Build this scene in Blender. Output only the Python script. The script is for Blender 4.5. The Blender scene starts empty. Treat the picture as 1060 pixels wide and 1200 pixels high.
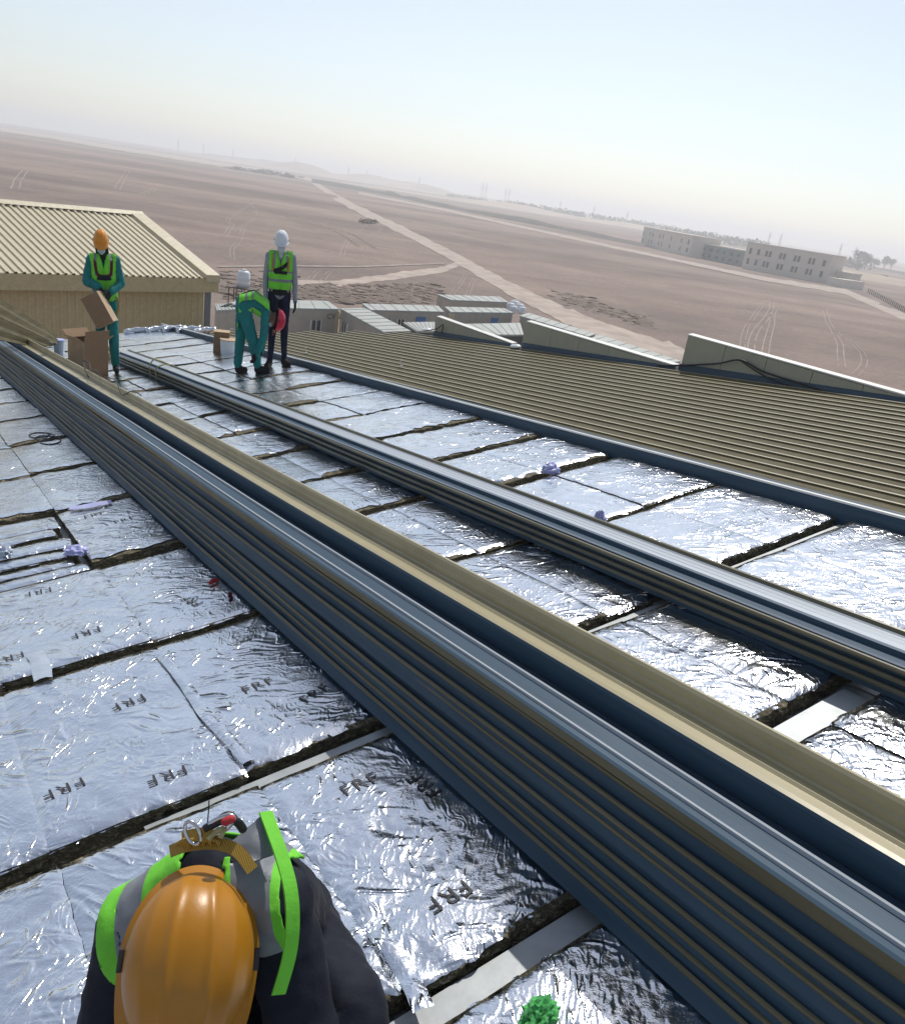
import bpy, bmesh, math, random
from mathutils import Vector, Matrix, noise
random.seed(7)
SC = bpy.context.scene
COL = SC.collection
R = math.radians

# ---------------------------------------------------------------- camera
F = 976.0                       # focal length in photograph pixels (1060 x 1200)
HC = 15.0                       # camera height above the desert floor
HR = 1.65                       # camera height above the roof (perpendicular)
def cray(x, y): return Vector((x - 530.0, y - 600.0, F))
NG = cray(0, 140).cross(cray(1060, 305)).normalized()      # ground "down" in camera axes
V1, V2 = cray(-151, 300), cray(2120, 170)                  # roof directions (vanishing points)
NR = V1.cross(V2).normalized()
UPc = -NG
FWc = (Vector((0, 0, 1)) - UPc * UPc.z).normalized()
RTc = FWc.cross(UPc)
if RTc.x < 0: RTc = -RTc
def c2w(v): return Vector((v.dot(RTc), v.dot(FWc), v.dot(UPc)))
CAM = Vector((0, 0, HC))
cx, cy, cz = c2w(Vector((1, 0, 0))), c2w(Vector((0, -1, 0))), c2w(Vector((0, 0, -1)))
camd = bpy.data.cameras.new('camera'); cam = bpy.data.objects.new('camera', camd); COL.objects.link(cam)
cam.matrix_world = Matrix(((cx.x, cy.x, cz.x, 0), (cx.y, cy.y, cz.y, 0), (cx.z, cy.z, cz.z, HC), (0, 0, 0, 1)))
camd.sensor_fit = 'VERTICAL'; camd.sensor_height = 24; camd.lens = 24 * F / 1200
camd.clip_start = 0.05; camd.clip_end = 30000
SC.camera = cam

A_ = c2w(V1.normalized()); N_ = c2w(-NR); C_ = A_.cross(N_)
if C_.x < 0: C_ = -C_
O_ = CAM - N_ * HR
MR = Matrix(((C_.x, A_.x, N_.x, O_.x), (C_.y, A_.y, N_.y, O_.y), (C_.z, A_.z, N_.z, O_.z), (0, 0, 0, 1)))
MRI = MR.inverted()
def wray(x, y): return c2w(cray(x, y))
def ground(x, y, z=0.0):
    r = wray(x, y); t = (z - HC) / r.z
    return CAM + r * t
def at_depth(x, y, d): return CAM + wray(x, y) * (d / F)
def roof(x, y, up=0.0):           # roof-local point (w, u, up)
    r = cray(x, y); t = (HR - up) / r.dot(NR)
    return MRI @ (CAM + c2w(r) * t)
def on_w(x, y, w):                # roof-local point where the pixel's ray meets the plane local x = w
    o = MRI @ CAM; d = MRI.to_3x3() @ wray(x, y)
    return o + d * ((w - o.x) / d.x)

# ---------------------------------------------------------------- light
SUN_L = Vector((1.0, 0.55, 1.33)).normalized()       # roof-local direction to the sun (w, u, up)
SUN = (MR.to_3x3() @ SUN_L).normalized()
elev = math.asin(SUN.z); az = math.atan2(SUN.x, SUN.y)
world = bpy.data.worlds.new('World'); SC.world = world; world.use_nodes = True
wn = world.node_tree; bg = wn.nodes['Background']
sky = wn.nodes.new('ShaderNodeTexSky'); sky.sky_type = 'NISHITA'; sky.sun_disc = False
sky.sun_elevation = elev; sky.sun_rotation = az
sky.altitude = 0; sky.air_density = 1.0; sky.dust_density = 0.7; sky.ozone_density = 2.0
hsv = wn.nodes.new('ShaderNodeHueSaturation'); hsv.inputs['Saturation'].default_value = 0.62      # dusty, milky air
wn.links.new(sky.outputs[0], hsv.inputs['Color']); wn.links.new(hsv.outputs[0], bg.inputs[0]); bg.inputs[1].default_value = 0.122
sd = bpy.data.lights.new('sun', 'SUN'); so = bpy.data.objects.new('sun', sd); COL.objects.link(so)
sd.energy = 3.3; sd.angle = R(0.6); sd.color = (1.0, 0.95, 0.87)
so.location = (0, 0, 60); so.rotation_euler = SUN.to_track_quat('Z', 'Y').to_euler()
vs = SC.view_settings; vs.view_transform = 'Standard'; vs.look = 'None'; vs.gamma = 1; vs.exposure = 0.0
vs.use_curve_mapping = False
SC.cycles.max_bounces = 5; SC.cycles.diffuse_bounces = 2; SC.cycles.glossy_bounces = 3; SC.cycles.volume_bounces = 2
SC.cycles.sample_clamp_indirect = 6; SC.cycles.use_denoising = True

# ---------------------------------------------------------------- materials
class NT:
    def __init__(s, name):
        s.m = bpy.data.materials.new(name); s.m.use_nodes = True
        s.t = s.m.node_tree; s.b = s.t.nodes['Principled BSDF']; s.out = s.t.nodes['Material Output']
    def n(s, typ, **kw):
        nd = s.t.nodes.new('ShaderNode' + typ)
        for k, v in kw.items():
            if k.startswith('i_'):
                k = k[2:]; nd.inputs[int(k) if k.isdigit() else k.replace('_', ' ')].default_value = v
            else: setattr(nd, k, v)
        return nd
    def l(s, a, b): s.t.links.new(a, b)
    def coord(s, scale=(1, 1, 1), kind='Object', rot=(0, 0, 0)):
        tc = s.n('TexCoord'); mp = s.n('Mapping'); mp.inputs['Scale'].default_value = scale; mp.inputs['Rotation'].default_value = rot
        if kind == 'World':
            g = s.n('NewGeometry'); s.l(g.outputs['Position'], mp.inputs[0])
        else: s.l(tc.outputs[kind], mp.inputs[0])
        return mp.outputs[0]
    def noise(s, vec, scale, detail=4, rough=0.55, dist=0.0, typ='FBM'):
        nd = s.n('TexNoise', i_Scale=scale, i_Detail=detail, i_Roughness=rough, i_Distortion=dist); nd.noise_type = typ
        s.l(vec, nd.inputs['Vector']); return nd.outputs['Fac']
    def ramp(s, fac, stops):
        nd = s.n('ValToRGB'); el = nd.color_ramp.elements
        while len(el) < len(stops): el.new(0.5)
        for e, (p, c) in zip(el, stops):
            e.position = p; e.color = (c, c, c, 1) if not hasattr(c, '__len__') else (*c, 1)
        s.l(fac, nd.inputs[0]); return nd.outputs[0]
    def math(s, op, a, b=None):
        nd = s.n('Math', operation=op)
        for i, v in enumerate((a, b)):
            if v is None: continue
            if isinstance(v, (int, float)): nd.inputs[i].default_value = v
            else: s.l(v, nd.inputs[i])
        return nd.outputs[0]
    def bump(s, h, strength, dist, prev=None):
        nd = s.n('Bump', i_Strength=strength, i_Distance=dist); s.l(h, nd.inputs['Height'])
        if prev: s.l(prev, nd.inputs['Normal'])
        return nd.outputs[0]

def mat(name, col, rough=0.6, metal=0.0, var=0.12, nscale=6, bump=0.0, bscale=60, spec=0.5, bdist=0.004, stretch=(1, 1, 1), kind='Object', rvar=0.0):
    t = NT(name); v = t.coord(stretch, kind)
    n = t.noise(v, nscale, 5, 0.6)
    lo = tuple(c * (1 - var) for c in col); hi = tuple(min(1, c * (1 + var)) for c in col)
    t.l(t.ramp(n, [(0.3, lo), (0.7, hi)]), t.b.inputs['Base Color'])
    t.b.inputs['Roughness'].default_value = rough; t.b.inputs['Metallic'].default_value = metal
    t.b.inputs['Specular IOR Level'].default_value = spec
    if rvar: t.l(t.ramp(n, [(0.25, max(0.02, rough - rvar)), (0.75, rough + rvar)]), t.b.inputs['Roughness'])
    if bump: t.l(t.bump(t.noise(v, bscale, 4, 0.6), bump, bdist), t.b.inputs['Normal'])
    return t.m

M = {}
def foil_mat():
    t = NT('crinkled_foil'); g = t.coord(kind='World')
    info = t.n('ObjectInfo')
    rv = t.n('VectorMath', operation='SCALE'); t.l(g, rv.inputs[0])
    rv.inputs['Scale'].default_value = 1.0; v = rv.outputs[0]
    # warped coordinates so creases fan out instead of looking like even cells
    wn1 = t.n('TexNoise', i_Scale=3.5, i_Detail=1.5); t.l(v, wn1.inputs['Vector'])
    mx = t.n('VectorMath', operation='MULTIPLY_ADD'); t.l(wn1.outputs['Color'], mx.inputs[0]); mx.inputs[1].default_value = (0.22, 0.22, 0.22); t.l(v, mx.inputs[2])
    w = mx.outputs[0]
    mp = t.n('Mapping'); mp.inputs['Scale'].default_value = (1.0, 2.8, 1.0); mp.inputs['Rotation'].default_value = (0, 0, 0.7); t.l(w, mp.inputs[0])
    mp2 = t.n('Mapping'); mp2.inputs['Scale'].default_value = (2.4, 1.0, 1.0); mp2.inputs['Rotation'].default_value = (0, 0, -0.4); t.l(w, mp2.inputs[0])
    rid = t.noise(mp.outputs[0], 7, 5, 0.62, 0.9, 'RIDGED_MULTIFRACTAL')
    rid2 = t.noise(mp2.outputs[0], 19, 3.5, 0.6, 0.7, 'RIDGED_MULTIFRACTAL')
    fine = t.noise(v, 70, 3, 0.75)
    m1 = t.ramp(t.noise(v, 2.1, 3, 0.6), [(0.42, 0.14), (0.60, 1.0)])
    m2 = t.ramp(t.noise(v, 3.1, 3, 0.6, 0.4), [(0.38, 0.16), (0.60, 1.0)])
    b1 = t.bump(t.math('MULTIPLY', rid, m1), 1.0, 0.0125)
    b2 = t.bump(t.math('MULTIPLY', rid2, m2), 1.0, 0.0075, b1)
    b4 = t.bump(fine, 0.4, 0.004, b2)
    t.l(b4, t.b.inputs['Normal'])
    t.b.inputs['Metallic'].default_value = 1.0
    t.l(t.ramp(t.noise(v, 5, 4), [(0.3, (0.74, 0.77, 0.81)), (0.7, (0.84, 0.86, 0.89))]), t.b.inputs['Base Color'])
    t.l(t.ramp(t.noise(v, 14, 4), [(0.3, 0.11), (0.7, 0.21)]), t.b.inputs['Roughness'])
    return t.m
M['foil'] = foil_mat()
def wool_mat():
    t = NT('mineral_wool'); v = t.coord((1, 1, 2.5), 'World')
    n = t.noise(v, 48, 6, 0.75, 1.0)
    t.l(t.ramp(n, [(0.30, (0.03, 0.026, 0.016)), (0.52, (0.17, 0.145, 0.085)), (0.70, (0.66, 0.58, 0.42))]), t.b.inputs['Base Color'])
    t.b.inputs['Roughness'].default_value = 0.95
    t.l(t.bump(n, 0.9, 0.02), t.b.inputs['Normal']); return t.m
M['wool'] = wool_mat()
M['lit_back'] = mat('lit_back_coat', (0.40, 0.44, 0.48), 0.38, 0.2, 0.08, 5, stretch=(1, .05, 1))  # paler copy of the back coat: sky reflections painted onto the folds
M['deck'] = mat('galvanised_deck', (0.42, 0.45, 0.46), 0.5, 0.25, 0.16, 9, 0.08, 40)
def paint_mat(name, col, rough, streak=0.2):
    t = NT(name); v = t.coord((1, 0.06, 1)); n = t.noise(v, 18, 5, 0.6); d = t.noise(t.coord((1, 1, 1)), 5, 5, 0.65)
    mx = t.n('MixRGB', blend_type='MULTIPLY'); mx.inputs[0].default_value = 1
    t.l(t.ramp(n, [(0.3, tuple(c * (1 - streak) for c in col)), (0.7, tuple(c * (1 + streak) for c in col))]), mx.inputs[1])
    t.l(t.ramp(d, [(0.3, (0.86, 0.85, 0.82)), (0.65, (1, 1, 1))]), mx.inputs[2]); t.l(mx.outputs[0], t.b.inputs['Base Color'])
    t.l(t.ramp(d, [(0.3, rough + 0.08), (0.7, rough - 0.06)]), t.b.inputs['Roughness'])
    t.l(t.bump(t.noise(t.coord((1, 0.15, 1)), 9, 3), 0.06, 0.01), t.b.inputs['Normal']); return t.m
M['olive'] = paint_mat('olive_sheet_paint', (0.135, 0.120, 0.068), 0.40)
M['roofolive'] = paint_mat('weathered_olive_roof', (0.105, 0.090, 0.046), 0.62, 0.28)
M['roofolive'].node_tree.nodes['Principled BSDF'].inputs['Specular IOR Level'].default_value = 0.12
M['lit_olive'] = paint_mat('lit_olive_paint', (0.42, 0.37, 0.225), 0.34, 0.1)  # paler copy of the olive sheet paint, sunlit tone put into the colour
def back_mat():
    t = NT('blue_grey_back_coat'); v = t.coord((1, 0.04, 1)); n = t.noise(v, 30, 4, 0.6)
    t.l(t.ramp(n, [(0.3, (0.036, 0.070, 0.108)), (0.7, (0.056, 0.098, 0.142))]), t.b.inputs['Base Color'])
    t.b.inputs['Specular IOR Level'].default_value = 0.22
    t.l(t.ramp(t.noise(t.coord((1, 0.3, 1)), 7, 4), [(0.3, 0.48), (0.7, 0.60)]), t.b.inputs['Roughness'])
    t.l(t.bump(t.noise(t.coord((1, 0.12, 1)), 12, 3), 0.05, 0.01), t.b.inputs['Normal']); return t.m
M['back'] = back_mat()
M['tan'] = paint_mat('tan_cladding', (0.60, 0.49, 0.29), 0.55, 0.08)
M['tanroof'] = paint_mat('cream_tan_roof', (0.62, 0.55, 0.38), 0.5, 0.08)
M['parapet'] = mat('parapet_panel', (0.37, 0.37, 0.285), 0.5, 0, 0.06, 3)
M['whitetrim'] = mat('white_trim', (0.78, 0.77, 0.72), 0.5, 0, 0.05)
M['cabin'] = mat('cabin_wall', (0.42, 0.38, 0.31), 0.7, 0, 0.1, 1.2)
M['cabinroof'] = mat('cabin_roof', (0.36, 0.38, 0.35), 0.6, 0, 0.16, 0.8)
M['white'] = mat('white_plastic', (0.74, 0.76, 0.78), 0.45, 0, 0.06)
M['dark'] = mat('dark_fittings_and_shade', (0.03, 0.03, 0.033), 0.5, 0, 0.2)  # also colours the shade blocks under the shelters
M['glass'] = mat('dark_glass', (0.03, 0.04, 0.05), 0.15, 0, 0.2, 2)
M['bluesign'] = mat('blue_sign', (0.04, 0.17, 0.42), 0.4, 0, 0.05)
M['steel'] = mat('rusty_steel', (0.10, 0.07, 0.05), 0.7, 0.3, 0.25)
M['farwall'] = mat('pale_rendered_wall', (0.64, 0.57, 0.49), 0.8, 0, 0.06, 0.3)
M['fargreen'] = mat('glazed_green_wall', (0.13, 0.20, 0.18), 0.5, 0, 0.2, 0.4)
M['leaf'] = mat('dusty_leaves', (0.065, 0.08, 0.042), 0.7, 0, 0.35, 2)
M['scrub'] = mat('dry_scrub', (0.10, 0.08, 0.06), 0.8, 0, 0.3, 1)
M['bark'] = mat('bark', (0.12, 0.09, 0.06), 0.9, 0, 0.2)
M['track'] = mat('pale_sand_track', (0.44, 0.36, 0.30), 0.95, 0, 0.26, 0.22, 0.4, 0.8, kind='World', bdist=.3)
M['tyre'] = mat('tyre_rut_sand', (0.345, 0.277, 0.236), 0.95, 0, 0.25, 0.5, kind='World')
M['rut'] = mat('dark_turned_soil', (0.20, 0.148, 0.115), 0.95, 0, 0.3, 0.6, kind='World')
M['berm'] = mat('dark_berm_soil', (0.10, 0.085, 0.072), 0.95, 0, 0.25, 0.05, kind='World')
M['card'] = mat('brown_cardboard', (0.27, 0.165, 0.09), 0.8, 0, 0.1, 12)
M['cardl'] = mat('pale_and_lit_cardboard', (0.50, 0.36, 0.23), 0.8, 0, 0.1, 12)  # also the sunlit tone painted on the carton sides
M['lav'] = mat('lavender_tape', (0.42, 0.44, 0.72), 0.35, 0, 0.1, 8, 0.3, 30)
M['clear'] = mat('pale_plastic_wrap', (0.48, 0.54, 0.62), 0.15, 0.3, 0.1, 8, 0.6, 40)
M['red'] = mat('red_fabric', (0.42, 0.025, 0.03), 0.7, 0, 0.2, 10)
M['greenf'] = mat('green_fibre_scrap', (0.06, 0.36, 0.09), 0.7, 0, 0.5, 30, 0.6, 60)
M['wire'] = mat('black_wire', (0.02, 0.02, 0.022), 0.45, 0.2, 0.1)
M['print'] = mat('black_print', (0.028, 0.028, 0.032), 0.6, 0, 0.3, 60)
def cloth(name, col, rough=0.85, var=0.15): return mat(name, col, rough, 0, var, 9, 0.35, 45, 0.3, 0.006)
M['teal'] = cloth('teal_workwear', (0.012, 0.18, 0.175))
M['navy'] = cloth('navy_coverall', (0.010, 0.013, 0.024), 0.8, 0.25)
M['jeans'] = cloth('dark_blue_jeans', (0.010, 0.014, 0.040))
M['greyknit'] = cloth('grey_sleeves', (0.30, 0.32, 0.35))
M['black'] = cloth('black_fabric', (0.012, 0.012, 0.014))
M['hivis'] = cloth('hi_vis_green', (0.18, 0.64, 0.05), 0.75, 0.10)
M['reflect'] = mat('grey_reflective_band', (0.20, 0.215, 0.24), 0.45, 0.1, 0.12, 14, 0.25, 50)
M['skin'] = mat('brown_skin', (0.19, 0.10, 0.065), 0.55, 0, 0.1)
M['maskblue'] = cloth('pale_blue_mask', (0.36, 0.56, 0.58))
M['maskwhite'] = cloth('pale_grey_mask', (0.58, 0.64, 0.68))
M['helmo'] = mat('orange_helmet_shell', (0.70, 0.25, 0.012), 0.33, 0, 0.05, 20, 0.05, 150)
M['helmy'] = mat('yellow_orange_helmet_shell', (0.42, 0.175, 0.006), 0.36, 0, 0.06, 14, 0.06, 140, rvar=0.06)
M['helmw'] = mat('white_helmet_shell', (0.72, 0.75, 0.78), 0.3, 0, 0.04)
M['helmr'] = mat('red_helmet_shell', (0.55, 0.01, 0.05), 0.3, 0, 0.05)
M['strap'] = mat('yellow_webbing', (0.50, 0.29, 0.035), 0.7, 0, 0.2, 60, 0.5, 160)
def webbing_mat():
    t = NT('yellow_webbing'); v = t.coord(kind='World'); wv = t.n('TexWave', i_Scale=110.0, i_Distortion=1.5); t.l(v, wv.inputs['Vector'])
    t.l(t.ramp(wv.outputs['Fac'], [(0.2, (0.22, 0.12, 0.012)), (0.7, (0.56, 0.35, 0.05))]), t.b.inputs['Base Color']); t.b.inputs['Roughness'].default_value = 0.7
    t.l(t.bump(wv.outputs['Fac'], 0.6, 0.002), t.b.inputs['Normal']); return t.m
M['strap'] = webbing_mat()
M['redstrap'] = cloth('dark_red_webbing', (0.10, 0.012, 0.02))
M['chrome'] = mat('bright_steel', (0.6, 0.6, 0.62), 0.25, 1.0, 0.1)
M['rope'] = mat('pale_rope', (0.42, 0.38, 0.18), 0.85, 0, 0.3, 60)
def desert_mat():
    t = NT('desert_soil'); v = t.coord(kind='World')
    big = t.noise(t.coord((1, 2.2, 1), 'World', (0, 0, -0.12)), 0.006, 6, 0.6, 0.8)
    mid = t.noise(v, 0.05, 6, 0.65, 0.5); fine = t.noise(v, 0.9, 6, 0.7)
    band = t.noise(t.coord((0.25, 2.0, 1), 'World', (0, 0, 0.16)), 0.004, 4, 0.5)
    c1 = t.ramp(big, [(0.32, (0.235, 0.185, 0.158)), (0.5, (0.31, 0.243, 0.207)), (0.7, (0.375, 0.298, 0.252))])
    def mul(a, b):
        m = t.n('MixRGB', blend_type='MULTIPLY'); m.inputs[0].default_value = 1; t.l(a, m.inputs[1]); t.l(b, m.inputs[2]); return m.outputs[0]
    c2 = mul(c1, t.ramp(mid, [(0.3, (0.76, 0.76, 0.78)), (0.7, (1.12, 1.09, 1.06))]))
    c3 = mul(c2, t.ramp(fine, [(0.25, (0.74, 0.73, 0.72)), (0.6, (1.08, 1.07, 1.06))]))
    c4 = mul(c3, t.ramp(band, [(0.4, (0.80, 0.82, 0.84)), (0.55, (1.08, 1.06, 1.05))]))
    t.l(c4, t.b.inputs['Base Color']); t.b.inputs['Roughness'].default_value = 0.95; t.b.inputs['Specular IOR Level'].default_value = 0.1
    t.l(t.bump(fine, 0.5, 0.35, t.bump(mid, 0.5, 1.2)), t.b.inputs['Normal']); return t.m
M['desert'] = desert_mat()
M['dune'] = mat('pale_dune_sand', (0.47, 0.37, 0.28), 0.95, 0, 0.15, 0.02, kind='World')

# ---------------------------------------------------------------- helpers
def obj(name, bm, m=None, parent=None, smooth=False, mw=None):
    me = bpy.data.meshes.new(name)
    if isinstance(bm, bmesh.types.BMesh):
        bm.to_mesh(me); bm.free()
    else:
        me.from_pydata(*bm)
    return objm(name, me, m, parent, smooth, mw)
def objm(name, me, m=None, parent=None, smooth=False, mw=None):
    o = bpy.data.objects.new(name, me); COL.objects.link(o)
    if m is not None and not me.materials:
        for q in (m if isinstance(m, (list, tuple)) else [m]): me.materials.append(M[q] if isinstance(q, str) else q)
    if smooth: me.shade_smooth()
    if parent: o.parent = parent
    if mw is not None:
        if parent: o.matrix_local = mw
        else: o.matrix_world = mw
    return o
def tag(o, label, cat=None, group=None, kind=None):
    if label: o['label'] = label
    if cat: o['category'] = cat
    if group: o['group'] = group
    if kind: o['kind'] = kind
    return o
def thing(name, label, cat, mw=None, group=None):
    o = bpy.data.objects.new(name, None); COL.objects.link(o); o.empty_display_size = 0.2
    if mw is not None: o.matrix_world = mw
    return tag(o, label, cat, group)
T = Matrix.Translation
def box(bm, c, s, rz=0.0, mi=0, rot=None):
    mt = T(Vector(c)) @ (rot if rot else Matrix.Rotation(rz, 4, 'Z')) @ Matrix.Diagonal((*s, 1))
    r = bmesh.ops.create_cube(bm, size=1, matrix=mt)
    for f in {f for v in r['verts'] for f in v.link_faces}: f.material_index = mi
    return r['verts']
def tube(bm, pts, r, seg=8, mi=0, closed=False):
    pts = [Vector(p) for p in pts]; n = len(pts); rings = []
    for i, p in enumerate(pts):
        if closed: d = pts[(i + 1) % n] - pts[i - 1]
        else: d = pts[min(i + 1, n - 1)] - pts[max(i - 1, 0)]
        d.normalize(); up = Vector((0, 0, 1)) if abs(d.z) < 0.9 else Vector((1, 0, 0))
        s = d.cross(up).normalized(); t = s.cross(d)
        rr = r[i] if hasattr(r, '__len__') else r
        rings.append([bm.verts.new(p + (s * math.cos(2 * math.pi * k / seg) + t * math.sin(2 * math.pi * k / seg)) * rr) for k in range(seg)])
    for i in range(n if closed else n - 1):
        a, b = rings[i], rings[(i + 1) % n]
        for k in range(seg):
            bm.faces.new((a[k], a[(k + 1) % seg], b[(k + 1) % seg], b[k])).material_index = mi
    if not closed:
        bm.faces.new(rings[0][::-1]).material_index = mi; bm.faces.new(rings[-1]).material_index = mi
def fix(bm): bmesh.ops.recalc_face_normals(bm, faces=bm.faces[:]); return bm
def poly_prism(bm, pts, d, mi=0):
    """closed polygon (3D points) extruded by vector d"""
    a = [bm.verts.new(p) for p in pts]; b = [bm.verts.new(Vector(p) + d) for p in pts]
    n = len(a); fs = [bm.faces.new(a[::-1]), bm.faces.new(b)]
    for i in range(n): fs.append(bm.faces.new((a[i], a[(i + 1) % n], b[(i + 1) % n], b[i])))
    for f in fs: f.material_index = mi
def strip(name, L, Rr, m, z=0.05, parent=None):
    def fine(P):
        out = []
        for i in range(len(P) - 1):
            for k in range(10): t = k / 10; out.append((P[i][0] * (1 - t) + P[i + 1][0] * t, P[i][1] * (1 - t) + P[i + 1][1] * t))
        return out + [P[-1]]
    L, Rr = fine(L), fine(Rr)
    J = lambda a, b, q: tuple(u + (v - u) * .22 * noise.noise(Vector((a[0] * .09, q, 1))) + (v - u) * .12 * noise.noise(Vector((a[0] * .31, q, 5))) for u, v in zip(a, b))
    L, Rr = [J(a, b, 0) for a, b in zip(L, Rr)], [J(b, a, 9) for a, b in zip(L, Rr)]
    """flat strip on the ground between two lists of pixel edges"""
    vs, fs = [], []
    for a, b in zip(L, Rr):
        p, q = ground(*a, 0), ground(*b, 0); vs += [(p.x, p.y, z), (q.x, q.y, z)]
    for i in range(len(L) - 1): fs.append((2 * i, 2 * i + 1, 2 * i + 3, 2 * i + 2))
    return obj(name, (vs, [], fs), m, parent)

# ================================================================ DESERT
def terrain_h(x, y):
    r = math.hypot(x, y); h = 0.0
    if r > 120: h += 0.35 * min(1, (r - 120) / 400) * noise.noise(Vector((x * 0.01, y * 0.01, 3)))
    if r > 1500:
        k = min(1, (r - 1500) / 1200)
        h += k * 7 * max(0, noise.noise(Vector((x * 0.0011, y * 0.0011, 8.3))) + 0.15)
    return h
vsx, fsx = [(0, 0, 0)], []
NA, rings = 168, []
r = 6.0
while r < 6300: rings.append(r); r *= 1.075
for r in rings:
    for k in range(NA):
        th = 2 * math.pi * k / NA; x, y = r * math.sin(th), r * math.cos(th)
        vsx.append((x, y, terrain_h(x, y)))
for k in range(NA): fsx.append((0, 1 + (k + 1) % NA, 1 + k))
for i in range(len(rings) - 1):
    for k in range(NA):
        a, b = 1 + i * NA, 1 + (i + 1) * NA; k2 = (k + 1) % NA
        fsx.append((a + k, a + k2, b + k2, b + k))
tag(obj('desert_ground', (vsx, [], fsx), 'desert', smooth=True), 'flat brown-grey desert plain stretching to the horizon', kind='structure')
random.seed(3)
# roads and tracks
road_c = [(366, 213, 3.5), (392, 230, 7), (420, 246, 8.5), (455, 262, 9), (495, 282, 10), (540, 306, 12), (580, 329, 15), (620, 350, 18), (665, 371, 20), (715, 392, 23), (790, 417, 27), (850, 445, 30)]
tag(strip('sand_road', [(x - 1, y + w * 0.45) for x, y, w in road_c], [(x + 1, y - w * 0.45) for x, y, w in road_c], 'track', 0.06), 'pale sandy road crossing the desert plain', kind='structure')
pale = [(-60, 143, 4), (0, 152, 4.5), (60, 161, 4.5), (130, 173, 5), (200, 184, 5), (262, 194, 5), (330, 204, 4), (368, 212, 3)]
tag(strip('far_sand_road', [(x, y + w * .5) for x, y, w in pale], [(x, y - w * .5) for x, y, w in pale], 'track', 0.5), 'pale straight road far out on the plain', kind='structure')
spur = [(345, 331, 6), (390, 333, 7), (430, 328, 7), (475, 322, 8), (520, 316, 7), (540, 308, 5)]
tag(strip('side_track', [(x, y + w * .5) for x, y, w in spur], [(x, y - w * .5) for x, y, w in spur], 'track', 0.03), 'sandy track joining the pale road beside the cabins', kind='structure')
spur2 = [(255, 313, 1.6), (330, 312, 1.6), (420, 313, 1.6), (520, 309, 1.6)]
tag(strip('foot_path', [(x, y + w * .5) for x, y, w in spur2], [(x, y - w * .5) for x, y, w in spur2], 'tyre', 0.09), 'thin pale path across the plain behind the water tank', kind='structure')
def tyre(pts, wpx, m='tyre'):
    P = [ground(*p) for p in pts]; P2 = []
    for i in range(len(P) - 1):
        for k in range(8):
            t = k / 8; p0 = P[max(0, i - 1)]; p1 = P[i]; p2 = P[i + 1]; p3 = P[min(len(P) - 1, i + 2)]
            P2.append(0.5 * ((2 * p1) + (p2 - p0) * t + (2 * p0 - 5 * p1 + 4 * p2 - p3) * t * t + (3 * p1 - p0 - 3 * p2 + p3) * t ** 3))
    P2.append(P[-1]); bm = bmesh.new()
    for off in (-0.95, 0.95):
        prev = None
        for i, p in enumerate(P2):
            d = (P2[min(i + 1, len(P2) - 1)] - P2[max(i - 1, 0)]); d.z = 0; d.normalize(); s = Vector((d.y, -d.x, 0))
            w = wpx * (0.8 + 0.35 * noise.noise(p * 0.15)); c = p + s * off * wpx * 4.2 + s * 0.25 * noise.noise(p * 0.05)
            a, b = bm.verts.new((c.x - s.x * w, c.y - s.y * w, 0.05)), bm.verts.new((c.x + s.x * w, c.y + s.y * w, 0.05))
            if prev and noise.noise(c * .11 + Vector((off * 3, 0, 7))) < .30: bm.faces.new((*prev, b, a))
            prev = (a, b)
    tag(obj('tyre_track', fix(bm), m), 'pair of pale tyre ruts curving over the plain', kind='structure')
for pts, w in [([(272, 305), (273, 292), (281, 281), (285, 268)], .28), ([(263, 277), (272, 264), (270, 255), (300, 236)], .35), ([(287, 232), (300, 250), (278, 270)], .3),
               ([(878, 425), (884, 390), (903, 362), (900, 345)], .4), ([(893, 428), (902, 385), (909, 362), (935, 372)], .4), ([(868, 415), (876, 380), (897, 352)], .3),
               ([(985, 430), (982, 400), (968, 372), (965, 355)], .4), ([(1000, 440), (1012, 418), (985, 390)], .35), ([(930, 452), (925, 430), (905, 412)], .3),
               ([(18, 222), (22, 210), (30, 200)], .7), ([(137, 222), (145, 208), (150, 200)], .7), ([(165, 228), (180, 222), (190, 215)], .6),
               ([(372, 270), (420, 262), (445, 268), (425, 282)], .35), ([(400, 300), (410, 280), (432, 262), (445, 255)], .35), ([(385, 268), (378, 262), (395, 262), (440, 274)], .4),
               ([(360, 330), (372, 318), (392, 312)], .25), ([(375, 332), (385, 320), (400, 314)], .25), ([(530, 345), (540, 330), (545, 322)], .25), ([(548, 348), (552, 332), (556, 326)], .25),
               ([(420, 352), (470, 338), (520, 324)], .3)]:
    tyre(pts, w * .30)
tyre([(320, 245), (360, 262), (400, 272), (430, 290)], .5, 'rut')
rutc = [(640, 337, 1.2), (680, 352, 3), (715, 365, 5), (745, 373, 8), (770, 382, 8)]
tag(strip('drain_ditch', [(x, y + w * .5) for x, y, w in rutc], [(x, y - w * .5) for x, y, w in rutc], 'rut', 0.04), 'dark turned soil ditch beside the pale road', kind='structure')
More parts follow.
